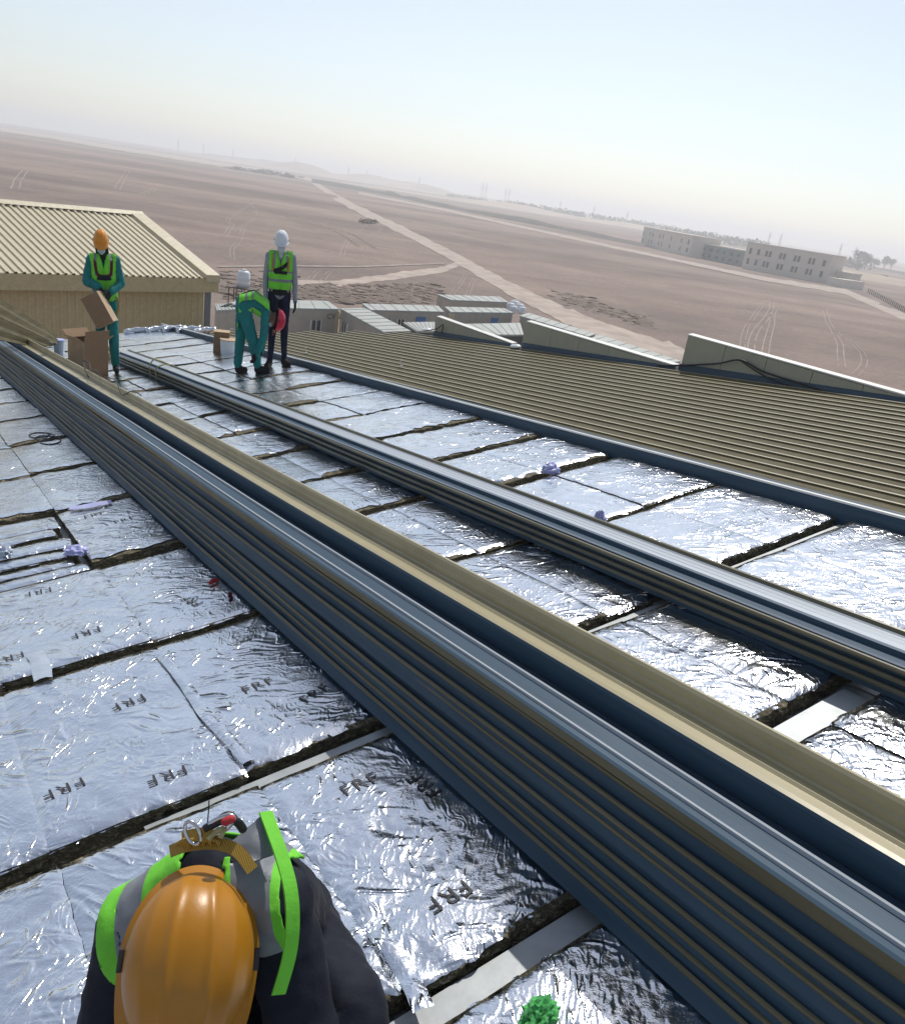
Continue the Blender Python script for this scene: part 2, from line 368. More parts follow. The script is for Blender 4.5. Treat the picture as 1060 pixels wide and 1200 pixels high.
# spoil clods
bm = bmesh.new()
for i in range(900):
    if i < 560: x, y = random.uniform(345, 520), random.uniform(333, 356); 
    elif i < 700: x, y = random.uniform(262, 345), random.uniform(318, 352)
    else:
        t = random.random(); x, y = 650 + 115 * t + random.gauss(0, 5), 345 + 36 * t + random.gauss(0, 3)
    p = ground(x, y); s = random.uniform(0.15, 0.75)
    v = bmesh.ops.create_icosphere(bm, subdivisions=1, radius=s, matrix=T(p) @ Matrix.Diagonal((1.6, 1.2, random.uniform(.25, .5), 1)))['verts']
    for q in v: q.co += Vector((random.uniform(-.15, .15), random.uniform(-.15, .15), random.uniform(-.08, .08))) * s * 2
tag(obj('spoil_heaps', bm, 'rut'), 'churned brown soil clods on the plain behind the cabins', 'soil', kind='stuff')

# dark berm with pale foot in front of the far plain, dunes behind
def ridge(name, top, hs, depth, m, label, kind='structure', cat=None):
    bm = bmesh.new(); prev = None
    pts = []
    for i in range(len(top) - 1):
        for k in range(14):
            t = k / 14; pts.append((top[i][0] * (1 - t) + top[i + 1][0] * t, top[i][1] * (1 - t) + top[i + 1][1] * t, hs[i] * (1 - t) + hs[i + 1] * t))
    for x, y, h in pts:
        p = ground(x, y); d = Vector((p.x, p.y, 0)).normalized(); n = 0.75 + 0.5 * noise.noise(p * 0.02)
        q = [p, p + d * depth * .35 + Vector((0, 0, h * n)), p + d * depth * .6 + Vector((0, 0, h * n * 0.95)), p + d * depth]
        q[0].z = q[3].z = -0.2
        cur = [bm.verts.new(a) for a in q]
        if prev:
            for k in range(3): bm.faces.new((prev[k], prev[k + 1], cur[k + 1], cur[k]))
        prev = cur
    o = obj(name, fix(bm), m, smooth=True); return tag(o, label, cat, kind=kind)
ridge('earth_berm', [(365, 214), (450, 228), (520, 243), (600, 259), (690, 276), (760, 291)], [4.5, 4.5, 4.2, 3.8, 3.0, 2.0], 30, 'berm', 'long low dark berm running across the plain')
palef = [(420, 226, 2), (520, 246, 2.5), (620, 268, 3), (720, 290, 3.2), (800, 307, 3.6), (900, 328, 5), (990, 342, 6), (1060, 372, 9)]
tag(strip('pale_verge', [(x, y + w * .5) for x, y, w in palef], [(x, y - w * .5) for x, y, w in palef], 'track', 0.1), 'pale sandy verge in front of the berm', kind='structure')
def hill(px, dist, wid, h, m, label):
    p = ground(px, 420); d = Vector((p.x, p.y, 0)).normalized() * dist
    s = Vector((d.y, -d.x, 0)).normalized(); e = d.normalized(); bm = bmesh.new(); G = []
    for i in range(61):
        row = []
        for j in range(13):
            a, b = i / 30 - 1, j / 6 - 1
            z = h * max(0, (1 - a * a)) ** 1.2 * max(0, 1 - b * b) * (0.7 + 0.8 * noise.noise(Vector((a * 4 + px, b * 1.5, h)))) - 0.6
            q = d + s * a * wid + e * b * wid * .25; row.append(bm.verts.new((q.x, q.y, z)))
        G.append(row)
    for i in range(60):
        for j in range(12): bm.faces.new((G[i][j], G[i + 1][j], G[i + 1][j + 1], G[i][j + 1]))
    return tag(obj('dune_hill', fix(bm), m, smooth=True), label, kind='structure')
hill(400, 2300, 420, 22, 'dune', 'pale sand dune on the horizon past the scrub')
hill(480, 2500, 500, 13, 'dune', 'low pale dune ridge behind the berm')
hill(310, 3300, 330, 24, 'berm', 'hazy dark hill on the horizon')
hill(700, 1500, 520, 9, 'dune', 'pale sand rise behind the flat blocks')
hill(985, 640, 160, 5, 'dune', 'pale sand rise beside the low blocks')

# foliage
def leaves(bm, c, rx, ry, rz, n, s, mi=0):
    for i in range(n):
        while True:
            p = Vector((random.uniform(-1, 1), random.uniform(-1, 1), random.uniform(-1, 1)))
            if 0.15 < p.length < 1 and noise.noise(p * 2.3 + c * 0.37) > -0.28: break
        p = Vector((p.x * rx, p.y * ry, p.z * rz)) + c; q = Matrix.Rotation(random.uniform(0, 6.28), 3, Vector((random.gauss(0, 1), random.gauss(0, 1), random.gauss(0, 1))).normalized())
        k = s * random.uniform(.6, 1.4)
        f = bm.faces.new([bm.verts.new(p + q @ Vector(v)) for v in ((-k, -k * .5, 0), (k, -k * .4, 0), (k * .7, k * .5, k * .2), (-k * .6, k * .5, k * .15))]); f.material_index = mi
def bush(px, py, w, h, label, group, m='scrub', dep=None):
    p = ground(px, py); bm = bmesh.new()
    for k in range(3): leaves(bm, Vector((random.uniform(-.4, .4) * w, random.uniform(-.4, .4) * w, h * .42)), w * .5, w * .5, h * .5, 60, h * .16)
    tag(obj('scrub_bush', bm, m, mw=T(p)), label, 'bush', group)
for i in range(11):
    x = 272 + i * 8 + random.uniform(-2, 2); bush(x, 198.5 + (x - 272) * .135 + random.uniform(-.6, 1), random.uniform(9, 16), random.uniform(3.0, 6.0), 'dry brown scrub bush in the row far out on the plain', 'scrub row on the plain')
for x, y in [(428, 262), (437, 262), (1005, 317), (1003, 323), (1038, 325)]: bush(x, y, 3, 1.6, 'small dark lone bush on bare desert sand', 'lone desert bushes')
def tree(px, py, h, w, label, group=None, dens=1.0, name='tree'):
    p = ground(px, py); t = thing(name, label, 'tree', T(p), group)
    bm = bmesh.new(); tube(bm, [(0, 0, -.2), (.1, 0, h * .25), (0, .1, h * .6)], [h * .035, h * .028, h * .012], 7)
    for k in range(5):
        a = k * 1.3; tube(bm, [(0, 0, h * (.25 + .06 * k)), (math.cos(a) * w * .3, math.sin(a) * w * .3, h * (.5 + .07 * k))], [h * .016, h * .006], 5)
    obj('trunk', fix(bm), 'bark', t); bm = bmesh.new()
    for k in range(9):
        a = random.uniform(0, 6.28); q = random.uniform(0, .32) * w
        leaves(bm, Vector((math.cos(a) * q, math.sin(a) * q, h * random.uniform(.42, .84))), w * .25, w * .25, h * .18, int(110 * dens), h * .035)
    obj('crown', bm, 'leaf', t)
for i, (x, y, h, w) in enumerate([(1003, 314, 20, 24), (1012, 315, 17, 17), (1022, 315, 13, 14), (1034, 316, 19, 15), (1042, 317, 15, 14)]):
    tree(x, y, h, w, ['broad dark tree beside the low flat-roofed block', 'rounded dark tree next to the broadest one', 'short pale tree in the group past the blocks', 'pointed tall tree standing in the far tree group', 'tree at the end of the group past the blocks'][i], 'trees past the low blocks')
# tree belt on the horizon (one mass)
bm = bmesh.new()
for (x0, y0, x1, y1, d, n, hh) in [(520, 216, 560, 226, 1900, 26, 9), (575, 230, 775, 268, 1600, 150, 14), (770, 268, 880, 284, 1250, 70, 13), (880, 284, 1000, 300, 1000, 50, 9)]:
    for i in range(n):
        t = random.random(); p = ground(x0 + (x1 - x0) * t, y0 + (y1 - y0) * t + 60); q = Vector((p.x, p.y, 0)).normalized() * d * random.uniform(.97, 1.04)
        leaves(bm, q + Vector((0, 0, hh * .4)), 12, 12, hh * random.uniform(.35, .6), 26, 1.7)
tag(obj('far_tree_belt', bm, 'leaf'), 'hazy belt of trees along the far horizon', 'trees', kind='stuff')
# pylons on the horizon
for i, (x, d, h) in enumerate([(203, 2900, 40), (230, 2900, 38), (262, 3000, 36), (330, 3000, 42), (388, 2600, 34), (408, 2600, 34), (466, 2500, 36), (536, 2300, 46), (540, 2300, 46), (562, 2300, 40), (566, 2300, 40), (624, 2300, 30), (662, 2300, 30), (700, 2200, 28), (863, 1900, 30), (876, 1900, 30), (946, 1800, 28), (964, 1800, 26), (1040, 1700, 26)]):
    p = ground(x, 420); q = Vector((p.x, p.y, 0)).normalized() * d; bm = bmesh.new(); b = h * .09
    for sx in (-1, 1):
        for sy in (-1, 1): tube(bm, [(sx * b, sy * b, -6), (sx * b * .18, sy * b * .18, h * .8), (0, 0, h)], .28, 4)
    for z in (.62, .75, .88): tube(bm, [(-h * .13, 0, h * z), (h * .13, 0, h * z)], .25, 4)
    for k in range(5):
        z0, z1 = h * .16 * k, h * .16 * (k + 1); w0, w1 = b * (1 - .2 * k), b * (1 - .2 * (k + 1)); tube(bm, [(-w0, -w0, z0), (w1, w1, z1)], .18, 4); tube(bm, [(w0, -w0, z0), (-w1, w1, z1)], .18, 4)
    tag(obj('power_pylon', fix(bm), 'steel', mw=T(q)), 'thin hazy power pylon on the far horizon', 'pylon', 'pylons on the horizon')

# far pale blocks
def block(p0, p1, h, depth, label, wins=None, m='farwall', name='pale_building', parapet=True, storeys=2):
    a, b = ground(*p0), ground(*p1); d = (b - a); Lg = d.length; d.normalize(); n = Vector((-d.y, d.x, 0))
    if n.dot(a) < 0: n = -n
    ang = math.atan2(d.y, d.x); mw = T(a) @ Matrix.Rotation(ang, 4, 'Z'); sgn = 1 if n.dot(Vector((-d.y, d.x, 0))) > 0 else -1
    t = thing(name, label, 'building', mw); bm = bmesh.new()
    box(bm, (Lg / 2, sgn * depth / 2, h / 2 - .5), (Lg, depth, h + 1)); obj('wall', bm, m, t)
    if parapet:
        bm = bmesh.new(); box(bm, (Lg / 2, sgn * depth / 2, h + .3), (Lg + .4, depth + .4, .6)); obj('parapet', bm, 'farwall', t)
    for (fx, w) in (wins or []):
        for s in range(storeys):
            z = h * (.30 + .40 * s) if storeys == 2 else h * .5
            bm = bmesh.new(); box(bm, (fx * Lg, -sgn * .06, z), (w, .3, h * .22)); o = obj('window', bm, 'glass', t)
    return t
pair = lambda xs, w=1.1, g=1.9: [(x + k, w) for x in xs for k in (-g / 2, g / 2)]
def prs(fr, L): return [(f + s * 1.0 / L, 1.1) for f in fr for s in (-1, 1)]
block((750, 287), (806, 301), 10.5, 16, 'pale two-storey block with slit windows, farther of the two', prs([.2, .42], 30) + [(.62, 1.2), (.82, 1.2), (.02, 1.2), (.95, 2.5)])
block((801, 299), (872, 314), 7.5, 12, 'recessed glazed green link between the two pale blocks', [(.1 + .11 * i, 2.2) for i in range(8)], 'fargreen', 'glazed_link_building')
block((868, 314), (966, 332), 12.0, 15, 'long pale two-storey block with paired slit windows', prs([.28, .45, .62, .79], 44) + [(.06, 1.2), (.16, 1.2), (.93, 1.3)])
block((960, 330), (992, 336), 5.5, 10, 'lower pale annexe with thin pilasters beside the long block', [(.1 + .16 * i, .8) for i in range(6)], storeys=1)
block((985, 337), (1010, 340), 3.4, 8, 'small blank sandy outbuilding at the end of the pale blocks', None, name='sandy_outbuilding', parapet=False)
block((958, 306), (1003, 312), 5.5, 20, 'long low flat-roofed grey block in the haze by the trees', None, name='low_block')
block((1005, 312), (1060, 322), 2.6, 1.2, 'long low perimeter wall beneath the far trees', None, name='perimeter_wall', parapet=False)
block((960, 330.5), (935, 325), 1.0, 1.0, 'low white kerb wall at the foot of the long block', None, 'whitetrim', 'white_kerb_wall', False)
block((1046, 330), (1066, 337), 1.2, 2.0, 'short white wall on the sand past the outbuilding', None, 'whitetrim', 'short_white_wall', False)
# paling fence at right
t = thing('paling_fence', 'brown paling fence on the sand past the outbuilding', 'fence', T(ground(1015, 342)))
g0 = ground(1015, 342)
for i in range(26):
    f = i / 25; p = ground(1016 + 50 * f, 343 + 28 * f) - g0; bm = bmesh.new(); box(bm, (p.x, p.y, .85), (.3, .12, 1.9)); obj('pale', bm, 'steel', t)
for z in (.4, 1.4):
    bm = bmesh.new(); a, b = ground(1016, 343) - g0, ground(1066, 371) - g0; tube(bm, [a + Vector((0, 0, z)), b + Vector((0, 0, z))], .05, 5); obj('rail', bm, 'steel', t)

# ================================================================ CABIN CAMP
def cabin(quad, label, zt=2.8, wall='cabin', feats=(), name='site_cabin', base=0.0, thick=None, hid=()):
    P = [ground(x, y, zt) for x, y in quad]; c = sum(P, Vector()) / 4; c.z = 0
    t = thing(name, label, 'cabin', T(c)); L = [p - c for p in P]
    bm = bmesh.new(); ins = [Vector((p.x * .985, p.y * .985, base)) for p in L]; poly_prism(bm, ins, Vector((0, 0, zt - base - .02))); obj('wall', fix(bm), wall, t)
    bm = bmesh.new(); poly_prism(bm, [Vector((p.x, p.y, zt)) for p in L], Vector((0, 0, .16))); rf = obj('roof', fix(bm), 'cabinroof', t)
    n = 7
    for i in range(n):       # cover strips across the roof
        f = (i + .5) / n; a, b = L[0].lerp(L[1], f), L[3].lerp(L[2], f); bm = bmesh.new(); a = Vector((a.x, a.y, zt + .18)); b = Vector((b.x, b.y, zt + .18)); tube(bm, [a, b], .03, 4); obj('cover_strip', bm, 'cabinroof', rf)
    # features on the front wall = edge 3-2 (near edge)
    a, b = L[3] * .985, L[2] * .985; d = (b - a); d.z = 0; ln = d.length; d.normalize(); out = Vector((d.y, -d.x, 0))
    if out.dot(c) > 0: out = -out
    ang = math.atan2(d.y, d.x)
    for kind, f, z, w, h in feats:
        q = a + (b - a) * f + out * .06; q.z = z; bm = bmesh.new()
        if kind == 'text':
            cu = bpy.data.curves.new('lettering', 'FONT'); cu.body = 'CVN'; cu.size = h; o0 = bpy.data.objects.new('tmp', cu)
            COL.objects.link(o0); me = bpy.data.meshes.new_from_object(o0.evaluated_get(bpy.context.evaluated_depsgraph_get())); bpy.data.objects.remove(o0)
            objm('lettering', me, 'dark', t, mw=T(q) @ Matrix.Rotation(ang, 4, 'Z') @ Matrix.Rotation(math.pi / 2, 4, 'X')); continue
        box(bm, (0, 0, 0), (w, .14 if kind != 'ac' else .5, h)); mw = T(q) @ Matrix.Rotation(ang, 4, 'Z')
        o = obj({'win': 'window', 'sign': 'sign_board', 'ac': 'air_conditioner', 'post': 'corner_post'}[kind], bm, {'win': 'glass', 'sign': 'bluesign', 'ac': 'dark', 'post': 'tan'}[kind], t, mw=mw)
        if kind == 'win':
            for s in (-1, 0, 1):
                bm = bmesh.new(); box(bm, (s * w * .5, -.02, 0), (.07, .2, h + .1)); obj('frame', bm, 'whitetrim', o)
    return t
cabin([(283, 352), (384, 354.5), (397, 364), (256, 362)], 'long pale cabin with a dark window behind the standing worker', feats=[('win', .80, 1.3, 1.1, 1.1), ('text', .90, 2.0, .1, .75), ('post', .995, 1.4, .3, 2.7)])
cabin([(426.6, 362.5), (481, 389.6), (449, 391), (398.5, 363.5)], 'beige cabin with white sheeted roof sloping towards the green roof', wall='cabin', feats=[('win', .16, 1.4, 1.2, 1.1)])
cabin([(424, 357.4), (513, 360), (520, 367), (434, 365)], 'cabin with small blue sign and dark window', feats=[('sign', .68, 2.0, 1.2, .7), ('ac', .86, 1.0, .9, .6), ('win', .22, 1.6, .9, .9), ('win', .40, 1.6, .9, .9)])
cabin([(520.5, 361), (590, 362.5), (601, 368), (528, 367.3)], 'cabin with blue sign between two dark air conditioners', feats=[('sign', .70, 2.0, 1.1, .7), ('ac', .2, 1.0, .9, .6), ('ac', .86, 1.0, .9, .6), ('post', .0, 1.4, .8, 2.7)])
cabin([(512, 346.5), (585, 349), (595, 355.5), (529, 353)], 'rearmost cabin of the camp standing nearest the pale road', feats=[('ac', .15, 1.7, .9, .5), ('win', .48, 1.6, .5, .7), ('win', .6, 1.6, .5, .7), ('ac', .93, 1.6, .9, .5)])
cabin([(534, 381.5), (609, 380), (613, 394), (563, 394)], 'open shelter with pale flat roof and dark space beneath', 2.6, 'dark', name='open_shelter')  # solid dark block paints the shade beneath the open roof
cabin([(472, 379.5), (509, 379), (509, 390), (488, 390)], 'low shelter with pale flat roof beside the beige cabin', 2.6, 'dark', name='low_shelter')  # dark block again stands for shade under the roof
cabin([(619, 368), (697, 393), (689, 396), (608.5, 371.5)], 'long cabin with blue sign directly behind the middle parapet', feats=[('sign', .5, 2.0, 1.3, .9), ('win', .3, 1.7, .8, .8)])
cabin([(703, 394), (797, 425), (778, 428), (692, 397.5)], 'long cabin with pale ribbed roof beside the sandy road', feats=[('sign', .56, 2.0, 1.7, 1.0), ('ac', .12, 2.0, .7, .6), ('ac', .3, 2.0, .7, .6)])
cabin([(252, 358), (272, 357.5), (284, 364), (254, 366)], 'short cabin beside the tan warehouse corner with two slit vents', feats=[('win', .55, .9, .25, .9), ('win', .8, .9, .25, .9)], name='short_cabin')
# white tanks behind the cabins
def tank(loc, r, h, label, group=None, cat='tank', par=None):
    t = thing('water_tank', label, cat, T(loc), group); prof = [(0, 0), (r, 0), (r, h * .2), (r * 1.03, h * .22), (r, h * .24), (r, h * .5), (r * 1.03, h * .52), (r, h * .54), (r, h * .82), (r * .75, h * .93), (r * .3, h * .97), (r * .3, h), (0, h)]
    bm = bmesh.new(); ring = [[bm.verts.new((p * math.cos(a * math.pi / 10), p * math.sin(a * math.pi / 10), z)) for a in range(20)] for p, z in prof[1:-1]]
    for i in range(len(ring) - 1):
        for k in range(20): bm.faces.new((ring[i][k], ring[i][(k + 1) % 20], ring[i + 1][(k + 1) % 20], ring[i + 1][k]))
    bm.faces.new(ring[0][::-1]); obj('shell', bm, 'white', t, True); bm = bmesh.new(); tube(bm, [(0, 0, h * .985), (0, 0, h * 1.03)], r * .34, 14); obj('lid', bm, 'white', t); return t
for x, y, r_, h in [(597, 364, .5, 1.0), (602, 363, .6, 1.2), (608, 365, .5, 1.0), (601, 367, .45, .9), (611, 368, .45, .9)]:
    tank(ground(x, y, 2.2), r_, h, 'white round tank in the cluster on the cabin roof end', 'white tanks behind the cabins')
    
tp = ground(285, 369); tw = at_depth(285, 336.5, (tp - CAM).dot(c2w(Vector((0, 0, 1)))))
tz = tw.z; st = thing('tank_stand', 'dark steel frame stand under the white water tank', 'stand', T((tw.x, tw.y, 0)))
bm = bmesh.new(); box(bm, (0, 0, tz - .06), (2.9, 2.3, .1)); obj('platform', bm, 'steel', st)
for sx in (-1.2, -.4, .4, 1.2):
    for sy in (-.9, .9): bm = bmesh.new(); box(bm, (sx, sy, tz / 2 - .06), (.09, .09, tz - .1)); obj('leg', bm, 'steel', st)
for z in (tz * .35, tz * .68):
    for sy in (-.95, .95): bm = bmesh.new(); tube(bm, [(-1.25, sy, z), (1.25, sy, z - .5)], .045, 5); obj('brace', bm, 'steel', st)
tank(Vector((tw.x, tw.y, tz)), .66, 1.75, 'white ribbed water tank standing on a steel frame')

# ================================================================ TAN WAREHOUSE
VX = c2w(cray(1390, 356.4)); VX.z = 0; VX.normalize(); VY = Vector((-VX.y, VX.x, 0))
if VY.y < 0: VY = -VY
e0 = at_depth(252.5, 325.5, 30)                       # eave corner
def hit_plane(px, py, p0, n):
    r = wray(px, py); t = (p0 - CAM).dot(n) / r.dot(n); return CAM + r * t
rg = hit_plane(165, 253, e0, VX)                      # ridge corner in the gable plane
run = (rg - e0).dot(VY); rise = rg.z - e0.z; eaveL = 22.0; SH = 1.0
tw_mw = Matrix(((-VX.x, VY.x, 0, e0.x), (-VX.y, VY.y, 0, e0.y), (0, 0, 1, 0), (0, 0, 0, 1)))   # local x runs left along the eave, y away
# keep handedness positive
tb = thing('tan_warehouse', 'tan metal-clad warehouse with pale ribbed pitched roof', 'building', T(e0 - Vector((0, 0, e0.z))))
def W(x, y, z): return -VX * x + VY * y + Vector((0, 0, z))
ez = e0.z
bm = bmesh.new(); poly_prism(bm, [W(.25, .3, 0), W(.25, 2 * run - .3, 0), W(.25, 2 * run - .3, ez - .3), W(.25, run, ez + rise - .25), W(.25, .3, ez - .3)], -VX * eaveL); obj('wall', fix(bm), 'tan', tb)
def ribbed(p0, dx, dy, wdt, ln, n, hh, up, th=.02):
    """sheet from p0 along dx (width) and dy (length) with n trapezoid ribs"""
    prof = []; pit = wdt / n
    for i in range(n): b = i * pit; prof += [(b, 0), (b + pit * .5, 0), (b + pit * .6, hh), (b + pit * .85, hh), (b + pit * .95, 0)]
    prof.append((wdt, 0)); vs, fs = [], []
    for (x, z) in prof:
        for t in (0, 1): vs.append(p0 + dx * x + dy * ln * t + up * (z + th))
        for t in (0, 1): vs.append(p0 + dx * x + dy * ln * t + up * z)
    for i in range(len(prof) - 1):
        a, b = 4 * i, 4 * (i + 1); fs += [(a, b, b + 1, a + 1), (a + 2, a + 3, b + 3, b + 2), (a, a + 2, b + 2, b), (a + 1, b + 1, b + 3, a + 3)]
    return ([tuple(v) for v in vs], [], fs)
sl = Vector((0, 0, 0)) + VY * run + Vector((0, 0, rise)); sll = sl.length; sld = sl.normalized(); sup = (-VX).cross(sld) if (-VX).cross(sld).z > 0 else sld.cross(-VX)
rs = ribbed(Vector((0, 0, 0)), -VX, sld, SH, sll, 4, .05, sup.normalized()); me = bpy.data.meshes.new('roof_sheet'); me.from_pydata(*rs); me.materials.append(M['tanroof'])
sl2 = VY * run - Vector((0, 0, rise)); me2 = bpy.data.meshes.new('roof_sheet'); me2.from_pydata(*ribbed(Vector((0, 0, 0)), -VX, sl2.normalized(), SH, sll, 4, .05, Vector((0, 0, 1)))); me2.materials.append(M['tanroof'])
for i in range(int(eaveL)):
    o = objm('roof_sheet', me, None, tb); o.location = W(i * SH + .3, -.12, ez - .02)
    o = objm('roof_sheet', me2, None, tb); o.location = W(i * SH + .3, run - .05, ez + rise - .03)
# walls: ribbed sheets, fascia, verge, corner trim
mew = bpy.data.meshes.new('wall_sheet'); mew.from_pydata(*ribbed(Vector((0, 0, 0)), -VX, Vector((0, 0, 1)), SH, ez - .52, 4, .035, -VY)); mew.materials.append(M['tan'])
for i in range(int(eaveL)):
    o = objm('wall_sheet', mew, None, tb); o.location = W(i * SH + .3, .27, .02)
bm = bmesh.new(); poly_prism(bm, [W(-.05, -.15, ez - .50), W(-.05, -.15, ez - .02), W(-.05, .28, ez - .02), W(-.05, .28, ez - .50)], -VX * (eaveL + .3)); obj('eave_fascia', fix(bm), 'tan', tb)
bm = bmesh.new(); vv = W(0, -.2, ez - .05)
poly_prism(bm, [W(-.06, -.2, ez - .12), W(-.06, -.2, ez + .12), W(-.06, run, ez + rise + .14), W(-.06, run, ez + rise - .1)], -VX * .55); obj('verge_trim', fix(bm), 'tanroof', tb)
bm = bmesh.new(); poly_prism(bm, [W(-.06, run + .01, ez + rise - .1), W(-.06, run + .01, ez + rise + .14), W(-.06, 2 * run, ez + .12), W(-.06, 2 * run, ez - .12)], -VX * .55); obj('verge_trim', fix(bm), 'tanroof', tb)
bm = bmesh.new(); poly_prism(bm, [W(.0, .22, 0), W(.24, .22, 0), W(.24, .27, 0), W(0, .27, 0)], Vector((0, 0, ez - .52))); obj('corner_trim', fix(bm), 'reflect', tb)
bm = bmesh.new(); poly_prism(bm, [W(-.06, run - .25, ez + rise + .05), W(-.06, run, ez + rise + .17), W(-.06, run + .25, ez + rise + .05)], -VX * eaveL); obj('ridge_cap', fix(bm), 'tanroof', tb)
for x0 in (7.2, 13.1):      # translucent roof lights
    p = W(x0, -.0, ez) + sld * (sll * .35) + sup.normalized() * .09; bm = bmesh.new(); poly_prism(bm, [p, p - VX * .5, p - VX * .5 + sld * sll * .5, p + sld * sll * .5], sup.normalized() * .02); obj('roof_light', fix(bm), 'clear', tb)

# ================================================================ OUR ROOF
TH = 0.075
deck = bpy.data.objects.new('roof_deck', None)
bm = bmesh.new()
for i in range(24):             # shallow ribbed metal deck in strips
    w0 = -3.0 + i * .3; box(bm, (w0 + .15, 6.5, -TH - .012), (.285, 21.4, .02)); box(bm, (w0 + .3, 6.5, -TH - .018), (.03, 21.4, .02))
deck = obj('roof_deck', fix(bm), 'deck', mw=MR); tag(deck, 'galvanised metal roof deck under the insulation boards', kind='structure')
bm = bmesh.new()                # the hall under it
c0 = [MR @ Vector(p) for p in ((-3, -4.2, -TH - .04), (4.25, -4.2, -TH - .04), (4.25, 17.2, -TH - .04), (-3, 17.2, -TH - .04))]
a = [bm.verts.new(p) for p in c0]; b = [bm.verts.new((p.x, p.y, 0)) for p in c0]; bm.faces.new(a); bm.faces.new(b[::-1])
for i in range(4): bm.faces.new((a[i], b[i], b[(i + 1) % 4], a[(i + 1) % 4]))
tag(obj('warehouse_hall', fix(bm), 'tan'), 'tan walls of the hall carrying the foil covered roof', 'building')

def skew(y): return .024 * max(0, min(14, y - 2.0))
def fh(x, y):        # crumple height of the foil in roof-local metres
    p = Vector((x, y, 0))
    h = 0.008 * noise.noise(p * 2.2) + 0.003 * noise.noise(p * 6.1 + Vector((3, 1, 0)))
    n1 = noise.noise(Vector((x * 11 + 2.5 * noise.noise(p * 3), y * 7, 4.2))); n2 = noise.noise(p * 23 + Vector((9, 0, 1.7)))
    k = max(0, noise.noise(p * 1.9 + Vector((0, 5, 2))) + .35)
    return h + k * (0.005 * (1 - abs(n1) * 2.6) + 0.0022 * (1 - abs(n2) * 2))
def board(x0, x1, y0, y1, dz=0.0, res=.02, ang=0.0, parent=deck, tilt=0.0, peel=0.0):
    cx_, cy_ = (x0 + x1) / 2, (y0 + y1) / 2; nx, ny = max(4, int((x1 - x0) / res)), max(5, int((y1 - y0) / res))
    bm = bmesh.new(); G = []; ca, sa = math.cos(ang), math.sin(ang)
    for i in range(nx + 1):
        row = []
        for j in range(ny + 1):
            lx, ly = (x0 - cx_) + (x1 - x0) * i / nx, (y0 - cy_) + (y1 - y0) * j / ny
            if peel: ly += peel * (1 - j / ny) * max(0, .55 + 1.3 * noise.noise(Vector(((x0 + lx) * 3.1, y0 * 5, 2))) + .5 * noise.noise(Vector(((x0 + lx) * 11, y0 * 5, 4))))
            ex = min(i, nx - i) / nx * (x1 - x0); ey = min(j, ny - j) / ny * (y1 - y0); e = min(ex, ey)
            X, Y = cx_ + lx * ca - ly * sa, cy_ + lx * sa + ly * ca
            z = fh(X, Y) + dz + tilt * ly - (0.012 if res < .03 else .004) * math.exp(-ey / .016) - .006 * math.exp(-ex / .012)
            if e == 0:   # ragged edge
                q = .014 * noise.noise(Vector((X * 13, Y * 13, 5))) + .010 * noise.noise(Vector((X * 41, Y * 41, 6)))
                if ex == 0: lx += q * .35
                if ey == 0: ly += q * (1 if res < .03 else 2.6)
            row.append(bm.verts.new((lx, ly, z)))
        G.append(row)
    for i in range(nx):
        for j in range(ny): bm.faces.new((G[i][j], G[i + 1][j], G[i + 1][j + 1], G[i][j + 1]))
    o = obj('insulation_board', bm, 'foil', parent, True, T((cx_, cy_, 0)) @ Matrix.Rotation(ang, 4, 'Z'))
    # wool core: ring of lumpy sides
    loop = [G_ for G_ in [(i, 0) for i in range(nx)] + [(nx, j) for j in range(ny)] + [(i, ny) for i in range(nx, 0, -1)] + [(0, j) for j in range(ny, 0, -1)]]
    vs, fs = [], []; K = 5
    for (i, j) in loop:
        lx, ly = (x0 - cx_) + (x1 - x0) * i / nx, (y0 - cy_) + (y1 - y0) * j / ny
        dn = Vector((1 if i == nx else (-1 if i == 0 else 0), 1 if j == ny else (-1 if j == 0 else 0), 0)).normalized()
        X, Y = cx_ + lx, cy_ + ly
        for k in range(K + 1):
            if k == 0:      # wool laid bare where the foil is torn back
                b = peel * 1.5 if j == 0 else .004; vs.append((lx - dn.x * .006, ly + (b if j == 0 else 0), fh(X, Y + b) + dz - .006)); continue
            f = (k - 1) / (K - 1); z = (fh(X, Y) + dz + tilt * ly - .014) * (1 - f) + (-TH + .001) * f
            q = -.004 + .016 * noise.noise(Vector((X * 22, Y * 22, f * 3))) + .010 * noise.noise(Vector((X * 60, Y * 60, f * 6 + 4)))
            vs.append((lx + dn.x * q, ly + dn.y * q, z))
    n = len(loop)
    for i in range(n):
        for k in range(K): a, b = i * (K + 1) + k, ((i + 1) % n) * (K + 1) + k; fs.append((a, a + 1, b + 1, b))
    objm('mineral_wool_edge', (lambda me: (me.from_pydata(vs, [], fs), me)[1])(bpy.data.meshes.new('mineral_wool_edge')), 'wool', o)
    return o
left = [.1, 1.28, 2.30, 3.45, 4.56, 5.78, 6.90, 8.1, 9.33, 10.5, 11.6, 12.7, 13.8, 14.9, 16.0, 17.1]
mid = [.5, 1.47, 2.39, 3.36, 4.33, 5.2, 6.1, 7.0, 8.0, 9.0, 10.0, 11.0, 12.0, 13.0, 14.0, 15.0, 16.0, 17.1]
rgt = [.55, 1.5, 2.45, 3.29, 4.18, 5.02, 5.9, 6.85, 7.8, 8.7, 9.7, 10.7, 11.7, 12.7, 13.7, 14.7, 15.7, 17.1]
cols = [(-1.14, -.55, left), (-.55, .047, left), (.047, .642, left), (.642, 1.225, left), (1.225, 1.745, left), (1.745, 2.322, mid), (2.322, 2.895, mid), (2.895, 3.507, rgt), (3.507, 4.10, rgt)]
